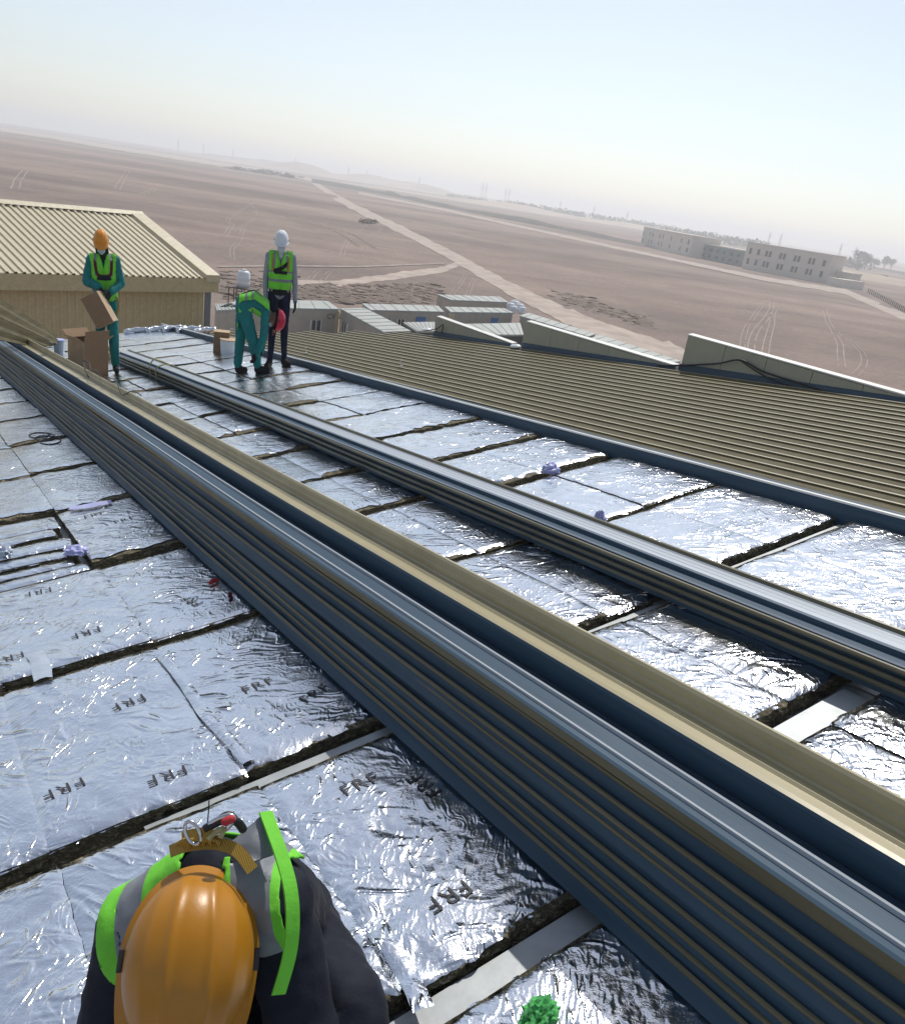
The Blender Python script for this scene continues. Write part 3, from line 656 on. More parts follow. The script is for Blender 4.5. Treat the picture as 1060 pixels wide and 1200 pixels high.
BO = {}
random.seed(11)
for ci, (w0, w1, us) in enumerate(cols):
    us = [-1.05] + us if us is left else [-.5] + us
    for k in range(len(us) - 1):
        u0, u1 = us[k], us[k + 1]
        if ci == 2 and abs(u0 - 4.56) < .01:      # narrow offcuts instead of one board
            cut = [4.56, 4.72, 4.86, 5.03, 5.25, 5.45, 5.78]
            for q in range(6):
                board(w0 - .05 + .04 * (q % 2), w1 - .04 - .05 * (q % 3 == 1), cut[q] + .02, cut[q + 1] - .012, random.uniform(-.012, .012), .02, [-.02, .05, .12, .10, -.04, .02][q] * -1)
            continue
        gap = random.uniform(.022, .045) if u0 < 4 else random.uniform(.045, .12); g0 = gap; sh = random.uniform(-.02, .02) if u0 > 4 else 0
        if abs(u0 - 1.28) < .01 and ci == 3: g0 = .015; 
        if abs(u1 - 1.28) < .01 and ci in (2, 3, 4): u1 -= .095
        if abs(u1 - 2.30) < .01: u1 -= .055 if ci <= 2 else .07
        if abs(u1 - 3.45) < .01: u1 -= .02 if ci == 3 else .03
        if us[1] == mid[0] and abs(u1 - 1.47) < .01: u1 -= .12
        if us[1] == mid[0] and abs(u1 - 2.39) < .01: u1 -= .06
        if us[1] == rgt[0] and abs(u1 - 2.45) < .01: u1 -= .06
        if us[1] == rgt[0] and abs(u1 - 3.29) < .01 and ci == 7: u1 -= .02
        near = u0 < 4.3
        if ci == 8: w1 = 4.10 + skew(u0)
        res = .0125 if (u0 < 2.4 and 0 <= w0 < 1.3) else (.018 if near else (.035 if u0 < 8 else .06))
        BO[(ci, k)] = board(w0 - random.choice((0, .005, .008)), w1 + random.choice((0, .005, .008)), u0 + g0 + sh, u1 - .004 + (sh if u1 > 4 else 0), random.uniform(-.008, .008), res, random.gauss(0, .002), peel=(random.choice((0, .03, .05, .07, .09)) if u0 > 4 else random.choice((0, .006, .014))))
for (w0, w1, u0, u1) in [(.06, 1.6, 1.175, 1.285), (.3, 1.6, 2.225, 2.31), (1.6, 2.6, 1.33, 1.475), (1.6, 2.6, 2.31, 2.40), (2.6, 4.1, 2.37, 2.46), (2.6, 3.5, 3.24, 3.30)]:
    bm = bmesh.new(); box(bm, ((w0 + w1) / 2, (u0 + u1) / 2, -.040), (w1 - w0, u1 - u0, .004)); obj('metal_strip', bm, 'deck', deck)
# FRF print
def frf(w, u, rot, size=.055, ci=3, k=0):
    cu = bpy.data.curves.new('FRF', 'FONT'); cu.body = 'FRF'; cu.size = size * 1.4; cu.space_character = 1.15; cu.align_x = 'CENTER'; cu.align_y = 'CENTER'
    o0 = bpy.data.objects.new('tmp', cu); COL.objects.link(o0); me = bpy.data.meshes.new_from_object(o0.evaluated_get(bpy.context.evaluated_depsgraph_get())); bpy.data.objects.remove(o0)
    bm = bmesh.new(); bm.from_mesh(me); bmesh.ops.triangulate(bm, faces=bm.faces[:]); bmesh.ops.subdivide_edges(bm, edges=bm.edges[:], cuts=2, use_grid_fill=True)
    best = min((b for b in BO.values()), key=lambda b: (b.location.x - w) ** 2 + (b.location.y - u) ** 2 * .4)
    ca, sa = math.cos(rot), math.sin(rot); dz = sum((v.co.z for v in best.data.vertices), 0) / len(best.data.vertices) - 0
    base = sum(fh(best.location.x + v.co.x, best.location.y + v.co.y) for v in list(best.data.vertices)[::17]) / len(list(best.data.vertices)[::17])
    off = dz - base + .0045
    for v in bm.verts:
        X, Y = w + v.co.x * ca - v.co.y * sa, u + v.co.x * sa + v.co.y * ca
        v.co = Vector((X - best.location.x, Y - best.location.y, fh(X, Y) + off))
    bm.to_mesh(me); bm.free(); me.materials.clear()
    e = best.rotation_euler.z
    objm('printed_lettering', me, 'print', best, mw=Matrix.Rotation(-e, 4, 'Z'))
bpy.context.view_layer.update()
for w, u, r_ in [(.13, 2.60, math.pi + .06), (.42, 2.46, math.pi - .04), (.90, 2.03, 0.04), (.87, 1.48, math.pi), (.87, 2.82, .05), (.43, 3.02, math.pi + .1), (.91, 3.78, 1.9), (.32, 4.41, math.pi - .1), (1.02, 2.62, .3), (.10, 3.72, math.pi), (.42, 3.75, math.pi), (.82, 5.55, .0), (.95, 5.30, .1), (1.06, 1.9, 1.7), (2.6, 3.0, 0), (3.8, 5.5, 0)]:
    frf(w, u, r_)
# edge flashing against the lower roof
fl = bmesh.new(); N = 40
pr = [(4.115, -TH), (4.13, .055), (4.14, .075), (4.19, .078), (4.215, .06), (4.22, -.35)]
vs = []; fs = []
for j in range(N + 1):
    y = -1 + 18.2 * j / N; dx = skew(y) + .010 * math.sin(y * .7) + .012 * noise.noise(Vector((0, y, 2)))
    for x, z in pr: vs.append((x + dx, y, z))
for j in range(N):
    for i in range(len(pr) - 1): a = j * len(pr) + i; fs.append((a, a + 1, a + 1 + len(pr), a + len(pr)))
obj('edge_flashing', (vs, [], fs), 'back', deck)
vs = []; fs = []
for j in range(N + 1):
    y = -1 + 18.2 * j / N; dx = skew(y) + .010 * math.sin(y * .7) + .012 * noise.noise(Vector((0, y, 2)))
    for x, z in ((4.128, .070), (4.134, .0795), (4.146, .082)): vs.append((x + dx, y, z))
for j in range(N):
    for i in range(2): a = j * 3 + i; fs.append((a, a + 1, a + 4, a + 3))
obj('flashing_lip', (vs, [], fs), 'whitetrim', deck)

# ---------------------------------------------------------------- lower roof
UPL = -1.8
def lr(px, py): return roof(px, py, UPL)
pL, pM, pR = lr(250, 388), lr(510, 391), lr(1060, 478)
wf = (lr(612, 407).x + lr(793, 438).x + pR.x) / 3
lroof = thing('lower_roof', 'olive ribbed metal roof stepping down beside the foil boards', 'roof', MR @ T((0, 0, UPL)))
w = 8.3; i = 0; me_prev = None
def uend(w): 
    t = (w - pL.x) / (pM.x - pL.x); return pL.y + (pM.y - pL.y) * t
while w < wf - .1:
    vs, fs, _ = [], [], 0; SHW = min(.9, wf - w); pit = .30; prof = []
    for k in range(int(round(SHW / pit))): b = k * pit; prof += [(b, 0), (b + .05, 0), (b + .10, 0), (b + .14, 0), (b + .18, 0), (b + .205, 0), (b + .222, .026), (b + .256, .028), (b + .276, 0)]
    if not prof: break
    prof.append((len(prof) / 9 * pit + .0, 0)); ue = uend(w + .45)
    nseg = 8
    for j in range(nseg + 1):
        y = -2 + (ue + 2) * j / nseg
        for (x, z) in prof: vs.append((x, y, z + .004 * (i % 2) + .01 * noise.noise(Vector((w + x, y * .3, 1)))))
    n = len(prof)
    for j in range(nseg):
        for k in range(n - 1): a = j * n + k; fs.append((a, a + 1, a + 1 + n, a + n))
    o = obj('roof_sheet', (vs, [], fs), ['roofolive', 'lit_olive'], lroof, mw=T((w, 0, 0)))
    o.data.polygons.foreach_set('material_index', [1 if (q % (n - 1)) % 9 == 6 else 0 for q in range(nseg * (n - 1))])  # crest faces paler: sun highlight painted along each rib
    w += (n - 1) / 9 * pit - .005; i += 1
wend = w
bm = bmesh.new(); q0 = [Vector((8.0, -2, -.06)), Vector((wend + .1, -2, -.06)), Vector((wend + .1, uend(wend) - .2, -.06)), Vector((8.0, uend(8) - .2, -.06))]
poly_prism(bm, q0, Vector((0, 0, -.3))); obj('roof_base', fix(bm), 'tan', lroof)
# stepped parapets with level tops
Mi3 = MRI.to_3x3(); upl = (Mi3 @ Vector((0, 0, 1))).normalized()
def parapet(xl, yt, yb, xr, yr, label, nj):
    B0 = on_w(xl, yb, wend + .12); B1 = on_w(xr, yr, wend + .12); T0 = on_w(xl, yt, wend + .12)
    b0, b1 = Vector((wend + .12, B0.y, UPL + .0)), Vector((wend + .12, B1.y, UPL + .0)); h = (T0.z - B0.z) / upl.z
    t = thing('parapet_wall', label, 'parapet', MR @ T(b0)); d = b1 - b0
    for k in range(nj):
        f0, f1 = k / nj, (k + 1) / nj
        a0, a1 = d * (f0 + .0012), d * (f1 - .0012); h0, h1 = h * (1 - f0) + .04, h * (1 - f1) + .04
        bm = bmesh.new(); poly_prism(bm, [a0 - upl * .2, a1 - upl * .2, a1 + upl * h1, a0 + upl * h0], Vector((.12, 0, 0))); obj('wall_panel', fix(bm), 'parapet', t)
    bm = bmesh.new(); poly_prism(bm, [upl * (h + .042) - Vector((.02, 0, 0)), d + upl * .082 - Vector((.02, 0, 0)), d + upl * .105 - Vector((.02, 0, 0)), upl * (h + .065) - Vector((.02, 0, 0))], Vector((.17, 0, 0))); obj('coping', fix(bm), 'whitetrim', t)
    bm = bmesh.new(); poly_prism(bm, [Vector((-.06, 0, -.02)), Vector((-.015, 0, .16)), Vector((-.015, d.y, .08)), Vector((-.06, d.y, -.02))], Vector((.012, 0, 0))); obj('base_flashing', fix(bm), 'back', t)
    return b0, d, h
parapet(509, 371, 391.5, 600, 407, 'smallest tapered parapet wall with a cable over it on the lower roof', 4)
parapet(612, 380, 409, 791, 438, 'middle tapered parapet wall of the lower roof', 5)
pb, pd, ph = parapet(795.5, 400, 439, 1075, 482, 'longest tapered parapet wall draped with black cables', 5)
parapet(450, 366, 383, 500, 390, 'farthest low tapered parapet on the lower roof', 2) if False else None
def onpar(px, py): p = on_w(px, py, wend + .05); return p
def sag(pts, n=8):
    out = []
    for i in range(len(pts) - 1):
        for k in range(n):
            t = k / n; p0 = pts[max(0, i - 1)]; p1 = pts[i]; p2 = pts[i + 1]; p3 = pts[min(len(pts) - 1, i + 2)]
            out.append(0.5 * ((2 * p1) + (p2 - p0) * t + (2 * p0 - 5 * p1 + 4 * p2 - p3) * t * t + (3 * p1 - p0 - 3 * p2 + p3) * t ** 3))
    return out + [pts[-1]]
bm = bmesh.new(); tube(bm, sag([onpar(x, y) for x, y in [(770, 428), (800, 428), (840, 426), (867, 422), (895, 436), (940, 450), (980, 463), (1010, 471)]]), .022, 6)
tag(obj('power_cable', bm, 'wire', mw=MR, smooth=True), 'black cable sagging along the longest parapet wall', 'cable')
bm = bmesh.new(); tube(bm, sag([onpar(x, y) for x, y in [(867, 422.5), (900, 443), (945, 458), (990, 467)]]), .016, 6)
tag(obj('thin_cable', bm, 'wire', mw=MR, smooth=True), 'thinner black cable hanging under the other on the longest parapet', 'cable')
bm = bmesh.new(); tube(bm, sag([onpar(x, y) for x, y in [(497, 388), (512, 385), (519, 380), (517, 391)]]), .018, 6)
tag(obj('looped_cable', bm, 'wire', mw=MR, smooth=True), 'short black cable looped over the smallest parapet', 'cable')
def sack(px, py, w, label):
    p = roof(px, py, UPL); bm = bmesh.new(); bmesh.ops.create_uvsphere(bm, u_segments=14, v_segments=9, radius=1)
    for v in bm.verts: v.co = Vector((v.co.x * w * .5, v.co.y * w * .8, max(-.02, v.co.z * w * .3))) * (1 + .2 * noise.noise(v.co * 2))
    tag(obj('white_sack', bm, 'white', mw=MR @ T((p.x, p.y, UPL + .05)), smooth=True), label, 'sack')
sack(604, 408.5, .26, 'white sack between the smallest and the middle parapet'); sack(500, 389, .3, 'white sack at the tall end of the smallest parapet')
for k, (x, y) in enumerate([(359, 415), (470, 431), (620, 405), (662, 413)]):
    p = roof(x, y, UPL); bm = bmesh.new(); tube(bm, [(0, 0, 0), (0, 0, .15)], .014, 6); box(bm, (.02, 0, .155), (.07, .03, .014)); box(bm, (0, 0, .006), (.08, .06, .012))
    tag(obj('roof_bracket', fix(bm), 'whitetrim', mw=MR @ T((p.x, p.y, UPL + .04))), 'small white upright bracket on the lower olive roof', 'bracket', 'brackets on the lower roof')

# ================================================================ SHEET STACKS
def sheet(name, prof, u0, u1, label, wav=.004, seed=0, seg=44, th=.0012, ov=None, group=None, mats=('olive', 'back'), droop=None):
    """profile left to right; upper side = mats[0], lower side = mats[1]; ov = {segment: material index on upper side}"""
    n = len(prof); nor = []
    for i in range(n):
        a, b = Vector((*prof[max(0, i - 1)], 0)), Vector((*prof[min(n - 1, i + 1)], 0)); d = (b - a).normalized(); nor.append((-d.y, d.x))
    ox, oz = prof[0]; vs, fs, mi = [], [], []
    for j in range(seg + 1):
        y = u0 + (u1 - u0) * j / seg
        dx = wav * (noise.noise(Vector((y * .35, seed * 7.1, 0))) * 2 + .5 * noise.noise(Vector((y * 1.3, seed * 3.3, 4)))); dz = wav * .5 * noise.noise(Vector((y * .5, seed * 5.7, 9)))
        for s in (1, -1):
            for (x, z), (nx, nz) in zip(prof, nor): vs.append((x - ox + dx + nx * th * s, y - u0, z + dz + nz * th * s))
    st = 2 * n
    for j in range(seg):
        for i in range(n - 1):
            a = j * st + i; fs.append((a, a + 1, a + 1 + st, a + st)); mi.append(ov.get(i, 0) if ov else 0)
            a += n; fs.append((a, a + st, a + 1 + st, a + 1)); mi.append(1)
        for e in (0, n - 1): a = j * st + e; fs.append((a, a + n, a + n + st, a + st)); mi.append(1)
    for j in (0, seg):
        for i in range(n - 1): a = j * st + i; fs.append((a, a + 1, a + 1 + n, a + n)); mi.append(1)
    me = bpy.data.meshes.new(name); me.from_pydata(vs, [], fs)
    for m in mats: me.materials.append(M[m])
    me.polygons.foreach_set('material_index', mi)
    o = objm(name, me, None, None, False, MR @ T((ox, u0, 0))); return tag(o, label, 'roofing sheet', group)
ORD = ['lowest', 'second lowest', 'third lowest', 'fourth lowest', 'fifth lowest', 'sixth lowest', 'seventh lowest', 'eighth lowest']
zk = [.004, .034, .066, .104, .158, .184, .222, .266]
for k in range(8):
    x0 = 1.125 + .0145 * k + .003 * math.sin(k * 2.1); z0 = zk[k] + .012; W_ = .385
    pr = [(x0 - .004, z0 + .054), (x0 - .0065, z0 + .059), (x0 - .004, z0 + .064), (x0 + .0, z0 + .065), (x0 + .003, z0 + .060), (x0 - .004, z0 + .03), (x0 - .013, z0), (x0 + .012, z0 - .008), (x0 + .10, z0 - .008), (x0 + .115, z0 - .003), (x0 + .14, z0 - .003), (x0 + .155, z0 - .008), (x0 + .24, z0 - .008), (x0 + .255, z0 - .003), (x0 + .28, z0 - .003), (x0 + .295, z0 - .008), (x0 + W_ - .012, z0 - .008), (x0 + W_, z0), (x0 + W_, z0 + .055), (x0 + W_ + .008, z0 + .064)]
    sheet('roofing_sheet', pr, -3.2 + .05 * (k % 3), 16.4 - .12 * (k % 4), 'long grey-backed olive roofing sheet, %s in the tall stack' % ORD[k], .005 + .0006 * k, k)
prA = [(1.217, .356), (1.2225, .378), (1.230, .381), (1.251, .378), (1.2535, .385), (1.262, .382), (1.265, .377), (1.290, .376), (1.319, .375), (1.322, .384), (1.334, .379), (1.346, .354), (1.386, .338), (1.410, .334), (1.46, .337)]
sheet('roofing_sheet', prA, -3.1, 16.3, 'steel-blue channelled sheet lying face down on the tall stack', .004, 21, mats=('back', 'olive', 'lit_back'), ov={0: 1, 3: 2, 4: 2, 8: 2, 9: 2})  # fold stripes carry a painted sky reflection
prB = [(1.398, .342), (1.399, .412), (1.404, .419), (1.416, .421), (1.444, .419), (1.452, .425), (1.460, .424), (1.478, .420), (1.484, .426), (1.4865, .448), (1.492, .452), (1.4945, .478), (1.501, .485), (1.510, .483), (1.516, .472), (1.517, .40), (1.522, .345)]
sheet('roofing_sheet', prB, -3.0, 16.2, 'olive sheet in painted sunlit tone crowning the sunny side of the tall stack', .004, 21, ov={0: 1, 1: 1}, mats=('lit_olive', 'back'))  # sheet takes the sunlit copy of the olive paint
# smaller stack
for k in range(3):
    x0 = 2.595 + .008 * k; z0 = .012 + .036 * k
    pr = [(x0 - .016, z0 + .030), (x0 - .018, z0 + .038), (x0 - .012, z0 + .044), (x0 - .003, z0 + .044), (x0, z0 + .036), (x0, z0), (x0 + .01, z0 - .006), (x0 + .2, z0 - .006), (x0 + .21, z0), (x0 + .212, z0 + .04), (x0 + .22, z0 + .046)]
    sheet('roofing_sheet', pr, -1.5, 12.9 - .1 * k, 'narrow grey-backed olive sheet, %s in the low stack' % ORD[k], .006, 40 + k)
prC = [(2.612, .118), (2.613, .132), (2.618, .136), (2.624, .131), (2.672, .129), (2.677, .150), (2.684, .1555), (2.712, .1535), (2.716, .155), (2.742, .1525), (2.746, .154), (2.772, .1515), (2.780, .156), (2.788, .153)]
sheet('roofing_sheet', prC, -1.4, 12.8, 'blue-grey sheet with painted reflection stripes on top of the low stack', .005, 60, mats=('back', 'olive', 'lit_back'), ov={1: 2, 2: 2, 5: 2, 6: 2, 7: 2, 8: 2, 9: 2, 10: 2, 11: 2, 12: 2})  # raised band and rim carry the painted bright reflection
prD = [(2.786, .156), (2.794, .168), (2.803, .170), (2.820, .160), (2.832, .13), (2.835, .05)]
sheet('sheet_trim', prD, -1.4, 12.8, 'thin olive edge strip along the low stack', .005, 60)
# tie wires
def wire(pts, label, r=.004, m='wire', name='tie_wire'):
    bm = bmesh.new(); tube(bm, sag([Vector(p) for p in pts], 6), r, 6); tag(obj(name, bm, m, mw=MR, smooth=True), label, 'wire')
wire([(2.585, 10.6, .02), (2.60, 10.6, .15), (2.68, 10.58, .19), (2.75, 10.6, .18), (2.83, 10.62, .15), (2.86, 10.6, .01)], 'thin tie wire wrapped round the low stack near the carton carrier', .008, 'rope')
wire([(2.585, 10.9, .02), (2.60, 10.88, .16), (2.64, 10.8, .24), (2.70, 10.85, .22), (2.80, 10.9, .16), (2.86, 10.9, .01)], 'second tie wire looped over the low stack', .008, 'rope')
wire([(1.47, 8.6, .44), (1.48, 8.75, .50), (1.50, 8.9, .56), (1.53, 8.8, .55), (1.51, 8.62, .50), (1.50, 8.3, .52), (1.55, 7.8, .30), (1.60, 7.3, .02)], 'wire loop sticking up from the tall stack', .006)
wire([(1.50, 8.0, .512), (1.53, 7.75, .512), (1.50, 7.5, .512), (1.47, 7.25, .45), (1.50, 7.0, .512), (1.52, 6.8, .50)], 'thin wire lying along the crown of the tall stack', .004)

# ---------------------------------------------------------------- olive offcuts at left, boxes, scraps
def hang(p4, th, label):
    P = [at_depth(x, y, d) for x, y, d in p4]; bm = bmesh.new(); n = (P[1] - P[0]).cross(P[3] - P[0]).normalized(); o = P[0].copy()
    G = []
    for i in range(13):
        f = i / 12; row = []
        for j in range(5):
            g = j / 4; p = (P[0].lerp(P[1], f)).lerp(P[3].lerp(P[2], f), g); rib = .02 if j in (1, 3) else 0
            row.append(p - o + n * rib)
        G.append(row)
    for s in (0, 1):
        V = [[bm.verts.new(p - n * th * s) for p in row] for row in G]
        for i in range(12):
            for j in range(4): bm.faces.new((V[i][j], V[i + 1][j], V[i + 1][j + 1], V[i][j + 1]) if s == 0 else (V[i][j + 1], V[i + 1][j + 1], V[i + 1][j], V[i][j]))
    tag(obj('sheet_offcut', bm, 'roofolive', mw=T(o)), label, 'roofing sheet')
hang([(-70, 305, 10.2), (67, 393, 12.2), (68, 404, 11.9), (-70, 340, 9.9)], .01, 'upper olive offcut sheet propped over the end of the tall stack')
hang([(-70, 342, 9.6), (66, 404.5, 11.9), (45, 408, 11.4), (-70, 385, 9.2)], .01, 'lower olive offcut sheet under the other propped sheet')
def upright(p):    # world-vertical frame standing at a roof point, x to the right of the view, y away
    q = MR @ p; d = Vector((q.x, q.y, 0)).normalized(); rt = Vector((d.y, -d.x, 0))
    return Matrix(((rt.x, d.x, 0, q.x), (rt.y, d.y, 0, q.y), (0, 0, 1, q.z), (0, 0, 0, 1)))
def carton(name, label, mw, sx, sy, sz, open_=True):
    t = thing(name, label, 'carton', mw); th = .006; bm = bmesh.new()
    box(bm, (0, -sy / 2, sz / 2), (sx, th, sz), mi=0); box(bm, (0, sy / 2, sz / 2), (sx, th, sz)); box(bm, (0, 0, th), (sx - .002, sy - .002, th))
    obj('body', bm, 'card', t); bm = bmesh.new(); box(bm, (sx / 2 + .001, 0, sz / 2), (th, sy + th, sz)); box(bm, (-sx / 2 - .001, 0, sz / 2), (th, sy + th, sz)); obj('side_panel', bm, 'cardl', t)  # side panels, side flaps and lid paler: sunlit tone painted in
    if open_:
        for s in (-1, 1):
            bm = bmesh.new(); box(bm, (0, 0, sy * .24), (sx, th, sy * .48)); obj('flap', bm, 'card', t, mw=T((0, s * sy / 2, sz + .002)) @ Matrix.Rotation(R(-35 * s - 20), 4, 'X'))
            bm = bmesh.new(); box(bm, (0, 0, sy * .22), (th, sy - .01, sy * .44)); obj('flap', bm, 'cardl', t, mw=T((s * sx / 2, 0, sz + .002)) @ Matrix.Rotation(R(60 * s), 4, 'Y'))
    else: bm = bmesh.new(); box(bm, (0, 0, sz), (sx, sy, th)); obj('lid', bm, 'cardl', t)
    return t
pbx = roof(104, 442)
carton('open_carton', 'open brown cardboard carton standing behind the tall stack', upright(pbx) @ Matrix.Rotation(R(38), 4, 'Z'), .36, .30, .50)
pb2 = roof(266, 416)
def bucket(px, py, r_, h, label, m='white', name='white_tub', band='cardl'):
    p = roof(px, py); t = thing(name, label, 'tub', upright(p)); bm = bmesh.new(); tube(bm, [(0, 0, 0), (0, 0, h * .5), (0, 0, h)], [r_ * .9, r_ * .96, r_], 16); obj('body', fix(bm), m, t)
    bm = bmesh.new(); tube(bm, [(0, 0, h * 1.004), (0, 0, h * 1.06)], r_ * 1.06, 16); obj('lid', bm, band, t)
bucket(268, 414, .13, .2, 'white tub on the foil behind the bending worker')
carton('small_carton', 'small brown carton beside the white tub behind the bending worker', upright(roof(259, 413)), .22, .2, .32, False)
bucket(70, 424, .075, .32, 'pale bluish bottle beside the open carton', 'clear', 'plastic_bottle', 'lav')
def scrap(px, py, sx, sy, hz, m, label, name, rot=0, up=0.0, amp=.5, sub=3):
    p = roof(px, py, up); bm = bmesh.new(); bmesh.ops.create_icosphere(bm, subdivisions=sub, radius=1)
    for v in bm.verts:
        q = noise.noise(v.co * 3.1 + Vector((px, py, 0))) * amp + noise.noise(v.co * 7 + Vector((py, px, 0))) * amp * .6
        v.co = Vector((v.co.x * sx, v.co.y * sy, max(-.25, v.co.z) * hz)) * (1 + q)
    tag(obj(name, bm, m, mw=MR @ T((p.x, p.y, up + .012)) @ Matrix.Rotation(rot, 4, 'Z')), label, name.replace('_', ' ').split()[-1])
scrap(90, 648, .05, .08, .03, 'lav', 'crumpled lavender tape wad on the narrow insulation strips', 'tape_wad', .4)
scrap(645, 553, .06, .05, .05, 'lav', 'crumpled lavender plastic scrap between boards by the lower roof', 'plastic_scrap', 0)
scrap(703, 611, .025, .04, .05, 'lav', 'small lavender scrap standing at the low stack edge', 'plastic_scrap', 0)
scrap(6, 650, .04, .06, .04, 'clear', 'pale plastic wad at the end of the narrow strips', 'plastic_wad', 0)
scrap(129, 420, .07, .07, .16, 'cardl', 'small crumpled tan paper bag beside the open carton', 'paper_bag')
scrap(251, 684, .03, .014, .014, 'red', 'red rag peeping out under the tall stack', 'red_rag', .4)
scrap(270, 700, .03, .010, .008, 'redstrap', 'dark red strap end beside the tall stack', 'strap_end', 1.2)
scrap(632, 1196, .048, .034, .03, 'greenf', 'shaggy green fibre scrap on the foil in front of the tall stack', 'green_scrap', .3, 0, .38, 4)
def tape(pts, wd, m, label, name, lift=.008, up=0):
    P = [roof(x, y, up) for x, y in pts]; P = sag(P, 8); vs, fs = [], []
    for i, p in enumerate(P):
        d = (P[min(i + 1, len(P) - 1)] - P[max(i - 1, 0)]).normalized(); s = Vector((d.y, -d.x, 0))
        for k in (-1, -.33, .33, 1):
            q = p + s * wd * .5 * k * (1 + .12 * noise.noise(p * 9)); vs.append((q.x, q.y, max(fh(q.x, q.y), -.03) + lift + .004 * (1 - k * k) + .004 * noise.noise(Vector((q.x * 20, q.y * 20, k)))))
    for i in range(len(P) - 1):
        for k in range(3): a = 4 * i + k; fs.append((a, a + 1, a + 5, a + 4))
    tag(obj(name, (vs, [], fs), m, mw=MR, smooth=True), label, 'tape')
tape([(186, 765), (215, 800), (240, 838), (262, 862), (292, 895)], .045, 'foil', 'strip of foil tape over the joint behind the kneeling worker', 'foil_tape')
tape([(82, 597), (98, 595), (131, 589)], .085, 'lav', 'lavender tape strip bridging a seam beside the tall stack', 'lavender_tape', .01)
tape([(40, 765), (48, 780), (52, 800)], .07, 'clear', 'pale clear tape patch over a seam at the roof edge', 'clear_tape', .012)
tape([(440, 1085), (462, 1120), (482, 1155), (497, 1190)], .05, 'foil', 'loose crumpled foil flap hanging over the wide seam', 'foil_flap', .014)
wire([roof(45 + 14 * math.cos(a) + a, 508 + 4 * math.sin(a) + a * .6, .01) for a in [k * .8 for k in range(22)]], 'coil of thin black wire lying on the foil', .005, name='wire_coil')
for k, (x, y) in enumerate([(185, 388), (205, 387.5), (222, 388.5), (240, 390), (160, 390)]):
    p = roof(x, y); bm = bmesh.new(); tube(bm, sag([Vector((-.22, 0, .03)), Vector((0, .05, .05)), Vector((.22, 0, .03))], 4), [.05 + .012 * math.sin(q * 2.3 + k) for q in range(9)], 10); tag(obj('foil_roll', fix(bm), 'foil', mw=MR @ T((p.x, p.y, 0)), smooth=True), 'crumpled foil roll at the far end of the roof', 'roll', 'foil rolls at the roof end')

# ================================================================ PEOPLE
def cone(bm, p0, r0, p1, r1, seg=14):
    p0, p1 = Vector(p0), Vector(p1); d = p1 - p0; L = d.length
    d = d / L if L > 1e-6 else Vector((0, 0, 1)); up = Vector((0, 0, 1)) if abs(d.z) < .9 else Vector((1, 0, 0)); s = d.cross(up).normalized(); t = s.cross(d); rings = []
    prof = [(p0 - d * r0 * math.cos(a), r0 * math.sin(a)) for a in (.15, .6, 1.1, 1.57)] + [(p1 + d * r1 * math.sin(a), r1 * math.cos(a)) for a in (0, .5, 1.0, 1.42)]
    for c, r_ in prof: rings.append([bm.verts.new(c + (s * math.cos(k * 2 * math.pi / seg) + t * math.sin(k * 2 * math.pi / seg)) * r_) for k in range(seg)])
    for i in range(len(rings) - 1):
        for k in range(seg): bm.faces.new((rings[i][k], rings[i][(k + 1) % seg], rings[i + 1][(k + 1) % seg], rings[i + 1][k]))
    bm.faces.new(rings[0][::-1]); bm.faces.new(rings[-1])
def remeshed(bones, voxel, smooth=5, infl=0.0):
    bm = bmesh.new()
    for b in bones: cone(bm, b[0], b[1] + infl, b[2], b[3] + infl)
    fix(bm); me = bpy.data.meshes.new('tmp'); bm.to_mesh(me); bm.free(); o = bpy.data.objects.new('tmp', me); COL.objects.link(o)
    m = o.modifiers.new('r', 'REMESH'); m.mode = 'VOXEL'; m.voxel_size = voxel
    m2 = o.modifiers.new('s', 'SMOOTH'); m2.iterations = smooth; m2.factor = .5
    out = bpy.data.meshes.new_from_object(o.evaluated_get(bpy.context.evaluated_depsgraph_get())); bpy.data.objects.remove(o); return out
def nearest(p, bones):
    best, bi = 1e9, 0
    for i, b in enumerate(bones):
        a = Vector(b[0]); d = Vector(b[2]) - a; L2 = d.length_squared; t = max(0, min(1, (p - a).dot(d) / L2)) if L2 > 1e-9 else 0
        q = (p - a - d * t).length - (b[1] + (b[3] - b[1]) * t)
        if q < best: best, bi = q, i
    return bi
def folds(me, amp, sc=1.0, sel=None):
    bm = bmesh.new(); bm.from_mesh(me); bm.normal_update()
    for v in bm.verts:
        if sel and not sel(v.co): continue
        p = v.co; n = 1 - 2.4 * abs(noise.noise(Vector((p.x * 9, p.y * 9, p.z * 16)) * sc)) + .6 * noise.noise(p * 30 * sc); v.co = p + v.normal * amp * n
    bm.to_mesh(me); bm.free()
def body(par, bones, voxel=.012, amp=.004):
    me = remeshed(bones, voxel); soft = {'skin'}
    names = []; 
    for b in bones:
        if b[4] not in names: names.append(b[4])
    for n in names: me.materials.append(M[n])
    idx = [names.index(bones[nearest(p.center, bones)][4]) for p in me.polygons]; me.polygons.foreach_set('material_index', idx)
    folds(me, amp, 1.0, lambda p: bones[nearest(p, bones)][4] not in ('skin', 'maskblue', 'maskwhite'))
    return objm('body', me, None, par, True)
